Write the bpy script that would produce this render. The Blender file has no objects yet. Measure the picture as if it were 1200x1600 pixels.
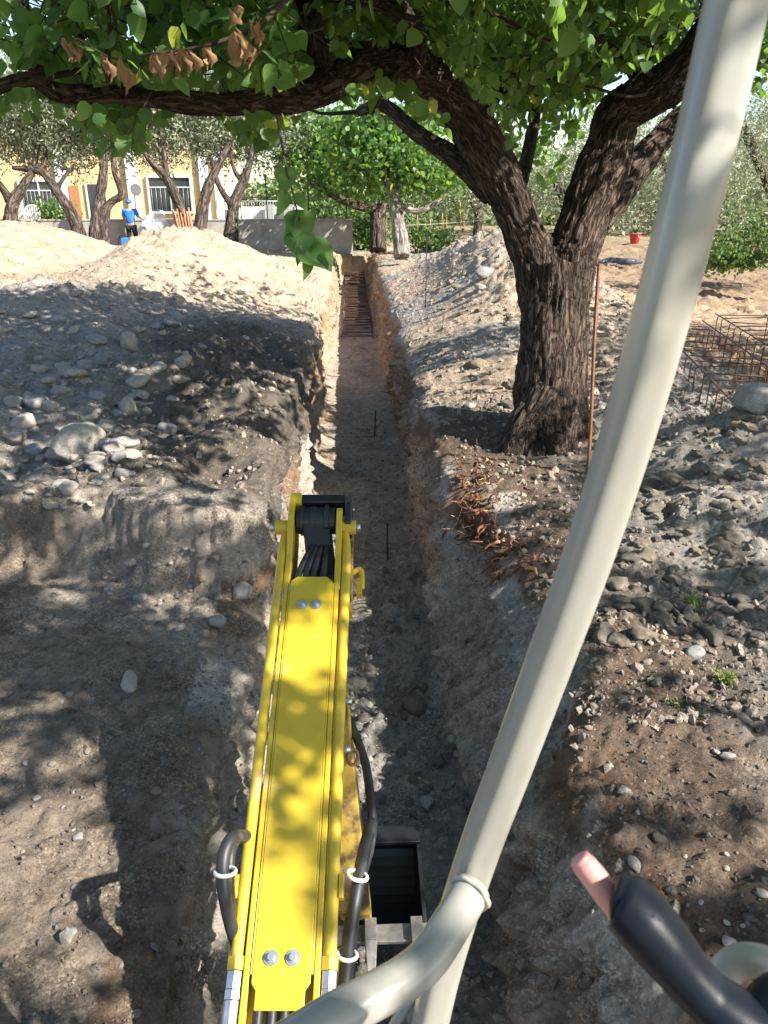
import bpy, bmesh, math, random
import numpy as np
from mathutils import Vector, Matrix

# ------------------------------------------------------------------ camera, sky, sun, exposure
SC = bpy.context.scene
COL = SC.collection
CAM_Z = 1.9
F = 1200.0
TH = math.atan(507 / 1200.0)          # pitch down
PHI = math.radians(2.24)              # yaw to the right of the trench axis
C0 = np.array([0.0, 0.0, CAM_Z])
FWD = np.array([math.sin(PHI) * math.cos(TH), math.cos(PHI) * math.cos(TH), -math.sin(TH)])
RGT = np.array([math.cos(PHI), -math.sin(PHI), 0.0])
UPV = np.cross(RGT, FWD)

cam_data = bpy.data.cameras.new('camera')
cam_data.sensor_fit = 'VERTICAL'
cam_data.sensor_height = 32.0
cam_data.sensor_width = 24.0
cam_data.lens = 24.0
cam_data.clip_start = 0.02
cam_data.clip_end = 1500
cam_data.dof.use_dof = True
cam_data.dof.focus_distance = 5.0
cam_data.dof.aperture_fstop = 11.0
cam = bpy.data.objects.new('camera', cam_data)
COL.objects.link(cam)
cam.matrix_world = Matrix(((RGT[0], UPV[0], -FWD[0], C0[0]), (RGT[1], UPV[1], -FWD[1], C0[1]),
                           (RGT[2], UPV[2], -FWD[2], C0[2]), (0, 0, 0, 1)))
SC.camera = cam

SUN = np.array([1.12, -0.62, 1.0]); SUN /= np.linalg.norm(SUN)
world = bpy.data.worlds.new('World'); SC.world = world; world.use_nodes = True
wn = world.node_tree
sky = wn.nodes.new('ShaderNodeTexSky'); sky.sky_type = 'NISHITA'; sky.sun_disc = False
sky.sun_elevation = math.asin(SUN[2]); sky.sun_rotation = math.atan2(SUN[0], SUN[1])
sky.dust_density = 0.6
bg = wn.nodes['Background']; bg.inputs['Strength'].default_value = 0.095
wn.links.new(sky.outputs[0], bg.inputs['Color'])
sd = bpy.data.lights.new('sun', 'SUN'); sd.energy = 5.0; sd.angle = math.radians(0.55); sd.color = (1.0, 0.945, 0.86)
sun = bpy.data.objects.new('sun', sd); COL.objects.link(sun)
sun.rotation_euler = Vector(SUN.tolist()).to_track_quat('Z', 'Y').to_euler()
SC.view_settings.view_transform = 'Standard'
SC.view_settings.look = 'None'
SC.view_settings.gamma = 1.0
SC.view_settings.exposure = 1.42
SC.cycles.max_bounces = 8
SC.cycles.transparent_max_bounces = 8
SC.cycles.use_denoising = True

def at(px, py, zc):
    return C0 + zc * (FWD + RGT * (px - 600) / F - UPV * (py - 800) / F)
def on(px, py, z):
    d = FWD + RGT * (px - 600) / F - UPV * (py - 800) / F
    return C0 + d * (z - C0[2]) / d[2]
def proj(P):
    D = np.asarray(P, float) - C0
    zc = D @ FWD
    return 600 + F * (D @ RGT) / zc, 800 - F * (D @ UPV) / zc, zc

# ------------------------------------------------------------------ numpy noise
def _h(ix, iy, iz, seed):
    n = (ix.astype(np.int64) * 374761393 + iy.astype(np.int64) * 668265263 + iz * 2147483647 + seed * 974634777) & 0xFFFFFFFF
    n = ((n ^ (n >> 13)) * 1274126177) & 0xFFFFFFFF
    n = ((n ^ (n >> 16)) * 2246822519) & 0xFFFFFFFF
    n = n ^ (n >> 15)
    return (n & 0xFFFFFF) / float(0xFFFFFF)
def vn2(x, y, seed=0):
    x = np.asarray(x, float); y = np.asarray(y, float)
    ix = np.floor(x); iy = np.floor(y); fx = x - ix; fy = y - iy
    fx = fx * fx * fx * (fx * (fx * 6 - 15) + 10); fy = fy * fy * fy * (fy * (fy * 6 - 15) + 10)
    a = _h(ix, iy, 0, seed); b = _h(ix + 1, iy, 0, seed); c = _h(ix, iy + 1, 0, seed); d = _h(ix + 1, iy + 1, 0, seed)
    return (a + (b - a) * fx) * (1 - fy) + (c + (d - c) * fx) * fy
def fbm(x, y, o=4, seed=0, gain=0.5):
    s = 0.0; a = 1.0; t = 0.0
    for i in range(o):
        s = s + a * (vn2(x * 2.03 ** i + 17.3 * i, y * 2.03 ** i - 9.1 * i, seed + i) - 0.5); t += a; a *= gain
    return s / t * 2
def vn3(x, y, z, seed=0):
    ix = np.floor(x); iy = np.floor(y); iz = np.floor(z); fx = x - ix; fy = y - iy; fz = z - iz
    fx = fx * fx * (3 - 2 * fx); fy = fy * fy * (3 - 2 * fy); fz = fz * fz * (3 - 2 * fz)
    r = 0
    for dx in (0, 1):
        for dy in (0, 1):
            for dz in (0, 1):
                w = (fx if dx else 1 - fx) * (fy if dy else 1 - fy) * (fz if dz else 1 - fz)
                r = r + w * _h(ix + dx, iy + dy, (iz + dz).astype(np.int64) * 7919, seed)
    return r
def clods(x, y, cell, seed, prob=1.0, sq=0.75):
    """rounded lumps, one per cell; returns their height over the plane"""
    u = x / cell; v = y / cell; iu = np.floor(u); iv = np.floor(v)
    out = np.zeros_like(u)
    for dx in (-1, 0, 1):
        for dy in (-1, 0, 1):
            cx = iu + dx; cy = iv + dy
            ox = _h(cx, cy, 1, seed); oy = _h(cx, cy, 2, seed); r = 0.18 + 0.42 * _h(cx, cy, 3, seed) ** 1.7
            keep = _h(cx, cy, 4, seed) < prob
            d2 = (u - cx - ox) ** 2 + (v - cy - oy) ** 2
            hgt = np.sqrt(np.maximum(0, r * r - d2)) * keep
            out = np.maximum(out, hgt)
    return out * cell * sq
def sst(a, b, x):
    t = np.clip((x - a) / (b - a), 0, 1); return t * t * (3 - 2 * t)

# ------------------------------------------------------------------ object helpers
WORLD = {}
def fastmesh(name, V, Fc, smooth=True):
    me = bpy.data.meshes.new(name)
    V = np.ascontiguousarray(V, np.float32); Fc = np.ascontiguousarray(Fc, np.int32)
    n, k = Fc.shape
    me.vertices.add(len(V)); me.vertices.foreach_set('co', V.ravel())
    me.loops.add(n * k); me.loops.foreach_set('vertex_index', Fc.ravel())
    me.polygons.add(n)
    me.polygons.foreach_set('loop_start', np.arange(0, n * k, k, dtype=np.int32))
    me.polygons.foreach_set('loop_total', np.full(n, k, np.int32))
    me.polygons.foreach_set('use_smooth', np.full(n, smooth, bool))
    me.update(calc_edges=True); me.validate()
    return me
def pymesh(name, V, Fc, smooth=True):
    me = bpy.data.meshes.new(name)
    me.from_pydata([tuple(map(float, v)) for v in V], [], [tuple(int(i) for i in f) for f in Fc])
    if smooth:
        me.polygons.foreach_set('use_smooth', [True] * len(me.polygons))
    me.update(); return me
def setp(o, parent):
    if parent is not None:
        o.parent = parent
        o.matrix_parent_inverse = Matrix.Translation(-Vector(WORLD.get(parent.name, (0, 0, 0))))
def link(name, me, mat=None, parent=None, loc=None):
    o = bpy.data.objects.new(name, me); COL.objects.link(o)
    if mat is not None and len(me.materials) == 0: me.materials.append(mat)
    if loc is not None:
        o.location = tuple(loc)
    setp(o, parent)
    return o
def tag(o, label=None, cat=None, group=None, kind=None):
    if label: o['label'] = label
    if cat: o['category'] = cat
    if group: o['group'] = group
    if kind: o['kind'] = kind
    return o
def thing(name, loc, label, cat, group=None):
    o = bpy.data.objects.new(name, None); COL.objects.link(o)
    o.location = tuple(map(float, loc)); o.empty_display_size = 0.1
    WORLD[o.name] = tuple(map(float, loc))
    return tag(o, label, cat, group)

class MB:
    """collects shapes into one mesh"""
    def __init__(s): s.V = []; s.F = []; s.sm = []
    def add(s, V, Fc, smooth=True):
        b = len(s.V); s.V += [tuple(map(float, v)) for v in V]; s.F += [tuple(int(i) + b for i in f) for f in Fc]; s.sm += [smooth] * len(Fc); return s
    def box(s, c, sx, sy, sz, ax=None, bev=0.0):
        ax = np.eye(3) if ax is None else np.asarray(ax)
        V = []
        for i in (-1, 1):
            for j in (-1, 1):
                for k in (-1, 1):
                    V.append(np.asarray(c) + ax[0] * i * sx / 2 + ax[1] * j * sy / 2 + ax[2] * k * sz / 2)
        return s.add(V, [(0, 1, 3, 2), (4, 6, 7, 5), (0, 4, 5, 1), (2, 3, 7, 6), (0, 2, 6, 4), (1, 5, 7, 3)], False)
    def tube(s, pts, rad, n=10, flat=1.0, ref=None, caps=True, sq=2.0):
        V, Fc = sweep(pts, rad, n, flat, ref, caps, sq); return s.add(V, Fc)
    def cyl(s, a, b, r, n=14):
        V, Fc = sweep([a, b], [r, r], n)
        k = len(V)
        s.add(V, Fc[:-2], True); base = len(s.V) - k
        for f in Fc[-2:]: s.F.append(tuple(i + base for i in f)); s.sm.append(False)
        return s
    def prism(s, poly, d):
        n = len(poly); poly = [np.asarray(p, float) for p in poly]; d = np.asarray(d, float)
        V = poly + [p + d for p in poly]
        return s.add(V, [tuple(range(n))[::-1], tuple(range(n, 2 * n))] + [(i, (i + 1) % n, n + (i + 1) % n, n + i) for i in range(n)], False)
    def build(s, name, mat, parent=None, bev=0.0):
        me = bpy.data.meshes.new(name); me.from_pydata(s.V, [], s.F)
        me.polygons.foreach_set('use_smooth', s.sm); me.update()
        bm = bmesh.new(); bm.from_mesh(me); bmesh.ops.recalc_face_normals(bm, faces=bm.faces)
        if bev > 0:
            es = [e for e in bm.edges if len(e.link_faces) == 2 and e.calc_face_angle(0) > 0.6]
            for f in bm.faces: f.smooth = False
            res = bmesh.ops.bevel(bm, geom=es, offset=bev, segments=2, affect='EDGES', profile=0.5)
            for f in res['faces']: f.smooth = True
        bm.to_mesh(me); bm.free()
        return link(name, me, mat, parent)

def sweep(pts, rad, n=10, flat=1.0, ref=None, caps=True, sq=2.0):
    P = np.array(pts, float); m = len(P)
    R = np.full(m, rad) if np.isscalar(rad) else np.asarray(rad, float)
    T = np.gradient(P, axis=0); T /= np.linalg.norm(T, axis=1)[:, None] + 1e-12
    r0 = np.array([0, 0, 1.0]) if ref is None else np.asarray(ref, float)
    if abs(T[0] @ r0) > 0.95: r0 = np.array([1.0, 0, 0])
    u = r0 - T[0] * (r0 @ T[0]); u /= np.linalg.norm(u)
    V = []
    ang = np.arange(n) * 2 * math.pi / n
    cs = np.cos(ang); sn = np.sin(ang); k = (np.abs(cs) ** sq + np.abs(sn) ** sq) ** (-1 / sq); cs = cs * k; sn = sn * k
    for i in range(m):
        u = u - T[i] * (u @ T[i]); u /= np.linalg.norm(u); v = np.cross(T[i], u)
        V.append(P[i] + R[i] * (cs[:, None] * u + flat * sn[:, None] * v))
    V = np.concatenate(V)
    Fc = [(i * n + j, i * n + (j + 1) % n, (i + 1) * n + (j + 1) % n, (i + 1) * n + j) for i in range(m - 1) for j in range(n)]
    if caps: Fc += [tuple(range(n))[::-1], tuple((m - 1) * n + j for j in range(n))]
    return V, Fc
def spline(pts, k=6):
    P = np.array(pts, float); P = np.vstack([2 * P[0] - P[1], P, 2 * P[-1] - P[-2]]); out = []
    for i in range(1, len(P) - 2):
        for t in np.arange(k) / k:
            a, b, c, d = P[i - 1], P[i], P[i + 1], P[i + 2]
            out.append(0.5 * (2 * b + (c - a) * t + (2 * a - 5 * b + 4 * c - d) * t * t + (3 * b - a - 3 * c + d) * t ** 3))
    out.append(P[-2]); return np.array(out)
def interp(r, m):
    r = np.asarray(r, float); return np.interp(np.linspace(0, len(r) - 1, m), np.arange(len(r)), r)
def rotmats(rng, n):
    q = rng.normal(size=(n, 4)); q /= np.linalg.norm(q, axis=1)[:, None]
    w, x, y, z = q.T
    return np.stack([np.stack([1 - 2 * (y * y + z * z), 2 * (x * y - z * w), 2 * (x * z + y * w)], 1),
                     np.stack([2 * (x * y + z * w), 1 - 2 * (x * x + z * z), 2 * (y * z - x * w)], 1),
                     np.stack([2 * (x * z - y * w), 2 * (y * z + x * w), 1 - 2 * (x * x + y * y)], 1)], 1)
def frames(T, N):
    """columns: x = across, y = along T, z = normal, close to N"""
    T = T / np.linalg.norm(T, axis=1)[:, None]
    X = np.cross(T, N); X /= np.linalg.norm(X, axis=1)[:, None] + 1e-9
    Z = np.cross(X, T)
    return np.stack([X, T, Z], 2)
def inst(tv, tf, M, L):
    V = np.einsum('nij,kj->nki', M, tv) + L[:, None, :]
    Fc = tf[None] + (np.arange(len(L)) * len(tv))[:, None, None]
    return V.reshape(-1, 3), Fc.reshape(-1, tf.shape[1])

# ------------------------------------------------------------------ materials
def new_mat(name):
    m = bpy.data.materials.new(name); m.use_nodes = True
    return m, m.node_tree, m.node_tree.nodes['Principled BSDF']
def noise_node(nt, scale, detail=4, rough=0.55, vec=None):
    n = nt.nodes.new('ShaderNodeTexNoise'); n.inputs['Scale'].default_value = scale; n.inputs['Detail'].default_value = detail
    n.inputs['Roughness'].default_value = rough
    if vec is not None: nt.links.new(vec, n.inputs['Vector'])
    return n
def ramp(nt, fac, stops):
    r = nt.nodes.new('ShaderNodeValToRGB'); e = r.color_ramp.elements
    while len(e) < len(stops): e.new(0.5)
    for i, (p, c) in enumerate(stops):
        e[i].position = p; e[i].color = (*c, 1) if len(c) == 3 else c
    nt.links.new(fac, r.inputs['Fac']); return r
def mix(nt, a, b, fac, mode='MIX'):
    n = nt.nodes.new('ShaderNodeMix'); n.data_type = 'RGBA'; n.blend_type = mode
    for sock, v in ((n.inputs['Factor'], fac), (n.inputs['A'], a), (n.inputs['B'], b)):
        if hasattr(v, 'is_linked'): nt.links.new(v, sock)
        elif isinstance(v, (int, float)): sock.default_value = v
        else: sock.default_value = (*v, 1)
    return n.outputs['Result']
def bump(nt, bs, hgt, strength, dist, prev=None):
    b = nt.nodes.new('ShaderNodeBump'); b.inputs['Strength'].default_value = strength; b.inputs['Distance'].default_value = dist
    nt.links.new(hgt, b.inputs['Height'])
    if prev is not None: nt.links.new(prev, b.inputs['Normal'])
    nt.links.new(b.outputs[0], bs.inputs['Normal']); return b.outputs[0]
def coords(nt, kind='Object'):
    return nt.nodes.new('ShaderNodeTexCoord').outputs[kind]

def simple(name, col, rough=0.6, metal=0.0, var=0.15, scale=8.0, bmp=0.0, bscale=60.0, bdist=0.004, dirt=None, spec=0.5):
    m, nt, bs = new_mat(name); c = coords(nt)
    n = noise_node(nt, scale, 5, 0.6, c)
    dark = tuple(max(0, x * (1 - var)) for x in col); lite = tuple(min(1, x * (1 + var)) for x in col)
    out = ramp(nt, n.outputs['Fac'], [(0.3, dark), (0.7, lite)]).outputs['Color']
    if dirt:
        n2 = noise_node(nt, dirt[1], 7, 0.65, c)
        f = ramp(nt, n2.outputs['Fac'], [(dirt[2], (0, 0, 0)), (min(1, dirt[2] + 0.14), (1, 1, 1))]).outputs['Color']
        out = mix(nt, out, dirt[0], f)
        bs_r = ramp(nt, n2.outputs['Fac'], [(dirt[2], (rough,) * 3), (min(1, dirt[2] + 0.14), (0.85,) * 3)]).outputs['Color']
        nt.links.new(bs_r, bs.inputs['Roughness'])
    else:
        bs.inputs['Roughness'].default_value = rough
    nt.links.new(out, bs.inputs['Base Color'])
    bs.inputs['Metallic'].default_value = metal
    bs.inputs['Specular IOR Level'].default_value = spec
    if bmp: bump(nt, bs, noise_node(nt, bscale, 4, 0.6, c).outputs['Fac'], bmp, bdist)
    return m

def soil_material(name, attr=None, col=(0.3, 0.24, 0.18), pscale=(40.0, 130.0), strength=0.8):
    m, nt, bs = new_mat(name); c = coords(nt)
    if attr:
        a = nt.nodes.new('ShaderNodeAttribute'); a.attribute_name = attr; base = a.outputs['Color']
    else: base = col
    n1 = noise_node(nt, 2.6, 8, 0.7, c); n2 = noise_node(nt, 15, 10, 0.78, c); n3 = noise_node(nt, 4.5, 5, 0.6, c)
    g = ramp(nt, n1.outputs['Fac'], [(0.28, (0.62, 0.6, 0.58)), (0.5, (1, 1, 1)), (0.75, (1.3, 1.27, 1.22))]).outputs['Color']
    g2 = ramp(nt, n2.outputs['Fac'], [(0.28, (0.45, 0.43, 0.41)), (0.47, (0.95, 0.95, 0.95)), (0.7, (1.5, 1.47, 1.42))]).outputs['Color']
    o = mix(nt, base, g, 1.0, 'MULTIPLY'); o = mix(nt, o, g2, 1.0, 'MULTIPLY')
    v1 = nt.nodes.new('ShaderNodeTexVoronoi'); v1.inputs['Scale'].default_value = pscale[0]; nt.links.new(c, v1.inputs['Vector'])
    v2 = nt.nodes.new('ShaderNodeTexVoronoi'); v2.inputs['Scale'].default_value = pscale[1]; nt.links.new(c, v2.inputs['Vector'])
    # scattered grains and small stones of their own colour, in patches
    patch = ramp(nt, n3.outputs['Fac'], [(0.42, (0.1,) * 3), (0.6, (1, 1, 1))]).outputs['Color']
    gr = nt.nodes.new('ShaderNodeSeparateColor'); nt.links.new(v2.outputs['Color'], gr.inputs[0])
    gc = ramp(nt, gr.outputs[0], [(0.0, (0.6, 0.59, 0.58)), (0.7, (1.0, 1.0, 1.0)), (0.93, (1.5, 1.47, 1.42))]).outputs['Color']
    o = mix(nt, o, mix(nt, o, gc, 1.0, 'MULTIPLY'), patch)
    nt.links.new(o, bs.inputs['Base Color'])
    bs.inputs['Roughness'].default_value = 0.95; bs.inputs['Specular IOR Level'].default_value = 0.12
    def stones(v, thr):
        inv = nt.nodes.new('ShaderNodeMath'); inv.operation = 'SUBTRACT'; inv.inputs[0].default_value = 1.0; nt.links.new(v.outputs['Distance'], inv.inputs[1])
        sp = nt.nodes.new('ShaderNodeSeparateColor'); nt.links.new(v.outputs['Color'], sp.inputs[0])
        k = ramp(nt, sp.outputs[1], [(thr, (0.15,) * 3), (thr + .1, (1, 1, 1))]).outputs['Color']
        mu = nt.nodes.new('ShaderNodeMath'); mu.operation = 'MULTIPLY'; nt.links.new(inv.outputs[0], mu.inputs[0]); nt.links.new(k, mu.inputs[1]); return mu.outputs[0]
    b = bump(nt, bs, n2.outputs['Fac'], min(1, strength), 0.055)
    b = bump(nt, bs, stones(v1, .6), strength * 0.45, 0.02, b)
    bump(nt, bs, stones(v2, .5), strength * 0.6, 0.007, b)
    return m

def leaf_material(name, stops, trans=(0.35, 0.5, 0.05), tfac=0.35, rough=0.45, spec=0.4):
    m, nt, bs = new_mat(name)
    g = nt.nodes.new('ShaderNodeNewGeometry')
    col = ramp(nt, g.outputs['Random Per Island'], stops).outputs['Color']
    # paler underside
    col2 = mix(nt, col, mix(nt, col, (1.35, 1.3, 1.25), 1.0, 'MULTIPLY'), g.outputs['Backfacing'])
    nt.links.new(col2, bs.inputs['Base Color']); bs.inputs['Roughness'].default_value = rough; bs.inputs['Specular IOR Level'].default_value = spec
    tr = nt.nodes.new('ShaderNodeBsdfTranslucent')
    tcol = mix(nt, col, trans, 0.6)
    nt.links.new(tcol, tr.inputs['Color'])
    mx = nt.nodes.new('ShaderNodeMixShader'); mx.inputs[0].default_value = tfac
    nt.links.new(bs.outputs[0], mx.inputs[1]); nt.links.new(tr.outputs[0], mx.inputs[2])
    nt.links.new(mx.outputs[0], nt.nodes['Material Output'].inputs['Surface'])
    return m

M = {}
M['soil'] = soil_material('soil', 'soil')
M['stone'] = soil_material('pale_stone', None, (0.35, 0.315, 0.275), (9, 90), 0.3)
M['stone_grey'] = soil_material('grey_stone', None, (0.27, 0.265, 0.26), (9, 90), 0.3)
M['clod'] = soil_material('dry_clod', None, (0.40, 0.335, 0.265), (30, 110), 0.9)
M['clod_grey'] = soil_material('grey_clod', None, (0.27, 0.24, 0.205), (30, 110), 0.9)
M['gravel'] = soil_material('gravel', None, (0.30, 0.25, 0.205), (30, 110), 0.5)
M['gravel_mid'] = soil_material('grey_gravel', None, (0.26, 0.235, 0.205), (30, 110), 0.5)
M['gravel_dark'] = soil_material('dark_gravel', None, (0.17, 0.145, 0.125), (30, 110), 0.5)
M['yellow'] = simple('yellow_paint', (0.56, 0.39, 0.028), 0.40, var=0.12, scale=4, dirt=((0.36, 0.28, 0.13), 9, 0.58), bmp=0.15, bscale=35, bdist=0.002)
M['yellow_worn'] = simple('worn_yellow_paint', (0.50, 0.33, 0.05), 0.55, var=0.2, scale=6, dirt=((0.12, 0.07, 0.04), 11, 0.44))
M['black_paint'] = simple('black_paint', (0.018, 0.019, 0.022), 0.38, var=0.3, scale=9, dirt=((0.12, 0.10, 0.08), 25, 0.62))
M['rubber'] = simple('black_rubber', (0.022, 0.022, 0.024), 0.5, var=0.25, scale=20, dirt=((0.10, 0.09, 0.08), 18, 0.6))
M['steel'] = simple('zinc_steel', (0.55, 0.56, 0.58), 0.38, 0.85, var=0.15, scale=30, dirt=((0.2, 0.18, 0.16), 40, 0.66))
M['grey_paint'] = simple('warm_grey_paint', (0.31, 0.30, 0.26), 0.22, var=0.09, scale=7, bmp=0.06, bscale=90, bdist=0.001, dirt=((0.24, 0.225, 0.19), 10, 0.66))
M['grey_panel'] = simple('dark_grey_paint', (0.10, 0.105, 0.115), 0.45, var=0.15, scale=6, dirt=((0.2, 0.18, 0.15), 10, 0.64))
M['plastic'] = simple('black_plastic', (0.010, 0.013, 0.02), 0.36, spec=0.14, var=0.15, scale=30, bmp=0.25, bscale=900, bdist=0.0006)
M['white_plastic'] = simple('white_plastic', (0.62, 0.62, 0.6), 0.5, var=0.08, scale=20)
M['rust'] = simple('rusty_steel', (0.15, 0.062, 0.032), 0.6, 0.45, var=0.45, scale=22, bmp=0.4, bscale=240, bdist=0.001)
M['worn_steel'] = simple('worn_steel', (0.26, 0.245, 0.225), 0.6, 0.5, var=0.35, scale=25, dirt=((0.16, 0.13, 0.10), 18, 0.55))
M['rust_dark'] = simple('dark_rusty_steel', (0.085, 0.05, 0.036), 0.65, 0.4, var=0.4, scale=20)
M['rust_light'] = simple('pale_rusty_steel', (0.30, 0.16, 0.09), 0.7, 0.3, var=0.4, scale=22)
M['dark_steel'] = simple('dark_steel', (0.03, 0.028, 0.027), 0.6, 0.4, var=0.3, scale=20)
M['concrete'] = simple('concrete', (0.36, 0.33, 0.285), 0.9, var=0.3, scale=2.2, bmp=0.5, bscale=30, bdist=0.01)
M['root'] = simple('torn_root', (0.14, 0.058, 0.03), 0.85, var=0.6, scale=30, bmp=0.5, bscale=120, bdist=0.003)
M['wood'] = simple('torn_wood', (0.46, 0.25, 0.11), 0.75, var=0.35, scale=40, bmp=0.5, bscale=120, bdist=0.003)
M['deadleaf'] = leaf_material('dry_leaf', [(0, (0.17, 0.085, 0.04)), (0.5, (0.30, 0.17, 0.085)), (1, (0.46, 0.30, 0.17))], (0.5, 0.26, 0.1), 0.2, 0.8, 0.1)
M['leaf'] = leaf_material('green_leaf', [(0, (0.028, 0.075, 0.03)), (0.4, (0.06, 0.135, 0.036)), (0.8, (0.11, 0.20, 0.05)), (0.985, (0.17, 0.26, 0.06)), (1.0, (0.5, 0.36, 0.03))], (0.34, 0.56, 0.06), 0.46)
M['olive'] = leaf_material('olive_leaf', [(0, (0.11, 0.145, 0.085)), (0.5, (0.20, 0.23, 0.145)), (1, (0.36, 0.38, 0.28))], (0.42, 0.48, 0.24), 0.32, 0.5, 0.3)
M['hedge'] = leaf_material('hedge_leaf', [(0, (0.03, 0.08, 0.02)), (0.5, (0.08, 0.15, 0.04)), (1, (0.16, 0.24, 0.08))], (0.3, 0.45, 0.08), 0.35)
M['grassblade'] = leaf_material('grass_blade', [(0, (0.08, 0.13, 0.03)), (0.6, (0.14, 0.2, 0.05)), (1, (0.3, 0.28, 0.12))], (0.3, 0.4, 0.08), 0.3, 0.6, 0.2)

def bark_material(name, deep, mid, lite, sx=26.0, sy=5.0, attr='bark'):
    m, nt, bs = new_mat(name)
    a = nt.nodes.new('ShaderNodeAttribute'); a.attribute_name = attr
    mp = nt.nodes.new('ShaderNodeMapping'); mp.inputs['Scale'].default_value = (sx, sy, sx); nt.links.new(a.outputs['Vector'], mp.inputs['Vector'])
    n = noise_node(nt, 1.0, 3, 0.5, mp.outputs[0]); n.inputs['Distortion'].default_value = 0.9
    nb = noise_node(nt, 2.7, 6, 0.7, mp.outputs[0])
    n2 = noise_node(nt, 5.0, 6, 0.6, coords(nt))
    sub = nt.nodes.new('ShaderNodeMath'); sub.operation = 'SUBTRACT'; nt.links.new(n.outputs['Fac'], sub.inputs[0]); sub.inputs[1].default_value = 0.5
    ab = nt.nodes.new('ShaderNodeMath'); ab.operation = 'ABSOLUTE'; nt.links.new(sub.outputs[0], ab.inputs[0])
    crack = ramp(nt, ab.outputs[0], [(0.0, (0, 0, 0)), (0.045, (0.45,) * 3), (0.13, (1, 1, 1))]).outputs['Color']
    plate = ramp(nt, nb.outputs['Fac'], [(0.3, mid), (0.72, lite)]).outputs['Color']
    c1 = mix(nt, deep, plate, crack)
    g = ramp(nt, n2.outputs['Fac'], [(0.3, (0.6, 0.58, 0.56)), (0.7, (1.35, 1.33, 1.3))]).outputs['Color']
    nt.links.new(mix(nt, c1, g, 1.0, 'MULTIPLY'), bs.inputs['Base Color'])
    bs.inputs['Roughness'].default_value = 0.9; bs.inputs['Specular IOR Level'].default_value = 0.2
    b = bump(nt, bs, crack, 1.0, 0.018)
    bump(nt, bs, nb.outputs['Fac'], 0.8, 0.012, b)
    return m
M['bark'] = bark_material('fissured_bark', (0.016, 0.011, 0.008), (0.062, 0.042, 0.032), (0.16, 0.12, 0.095), 30.0, 5.5)
M['bark_olive'] = bark_material('olive_bark', (0.02, 0.015, 0.012), (0.07, 0.052, 0.042), (0.19, 0.15, 0.125), 8, 2)
M['bark_white'] = bark_material('whitewashed_bark', (0.10, 0.085, 0.07), (0.22, 0.19, 0.165), (0.42, 0.39, 0.36), 8, 2)
# ------------------------------------------------------------------ terrain: one sheet with the trench cut into it
TREND = 26.0
def edges(y):
    fl = -0.384 + 0.05 * fbm(y * 0.9, y * 0 + 3.1, 3, 11) - 0.02
    fr = 0.527 + 0.05 * fbm(y * 0.9, y * 0 + 9.7, 3, 12)
    rl = fl - 0.09 - 0.10 * np.abs(fbm(y * 1.1, y * 0 + 5.5, 3, 13)) - 0.05 * sst(4.5, 3.0, y)
    rr = fr + 0.11 + 0.06 * fbm(y * 1.4, y * 0 + 7.7, 3, 14) + 0.27 * sst(5.2, 4.2, y) * (1 - 0.45 * sst(2.9, 2.1, y))
    return rl, fl, fr, rr
def heap(x, y, cx, cy, rx, ry, a, p=1.0):
    r2 = ((x - cx) / rx) ** 2 + ((y - cy) / ry) ** 2
    return a * np.exp(-r2 ** p)
def smax(*hs):
    s = 0
    for h in hs: s = s + np.maximum(h, 0) ** 3
    return s ** (1 / 3.0)
def base_left(x, y):
    wob = 0.35 * fbm(x * 1.1, y * 0.6, 3, 21)
    yb = 3.72 + wob + 0.10 * np.sin(x * 3.1) + 0.10 * fbm(x * 6, y * 6, 4, 22, .6)
    wid = 0.23 + 1.4 * sst(-1.9, -3.2, x)
    step = 0.46 * sst(yb, yb + wid, y)
    h = smax(heap(x, y, -6.6, 15.2, 3.0, 5.6, 1.28), heap(x, y, -3.35, 15.4, 1.75, 5.2, 1.16), heap(x, y, -3.6, 9.0, 2.1, 3.2, 0.62),
             heap(x, y, -1.5, 6.6, 0.75, 1.7, 0.18), heap(x, y, -12, 14, 3.5, 6, 0.9))
    z = -0.17 + step * (1 - 0.6 * sst(8, 13, y)) + h
    rug = sst(3.9, 4.6, y) * sst(10.0, 7.5, y) * sst(-3.6, -2.2, x)
    z = z + rug * (0.16 * fbm(x * 1.25 + 3, y * 1.05, 4, 25, .6) - 0.10 * np.maximum(0, fbm(x * 2.3, y * 2.0, 3, 26)))
    z = z - heap(x, y, -1.25, 5.5, .38, .45, .20) - heap(x, y, -2.1, 4.75, .30, .28, .22) - heap(x, y, -1.75, 7.0, .22, .3, .22) - heap(x, y, -.85, 4.6, .2, .3, .15) - heap(x, y, -4.75, 16.2, .75, 4.5, .34)
    return z
def base_right(x, y):
    h = smax(heap(x, y, 2.75, 14.3, 1.35, 5.4, 1.22), heap(x, y, 1.7, 9.5, 0.8, 2.6, 0.38), heap(x, y, 3.05, 4.9, 1.15, 0.95, 0.55), heap(x, y, 3.0, 8.2, 0.8, 0.9, 0.42),
             heap(x, y, 1.75, 6.35, 0.75, 0.6, 0.10), heap(x, y, 4.2, 22.5, 2.2, 1.6, 0.5))
    return -0.04 + h + 0.03 * fbm(x * 0.5, y * 0.5, 2, 33)
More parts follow.
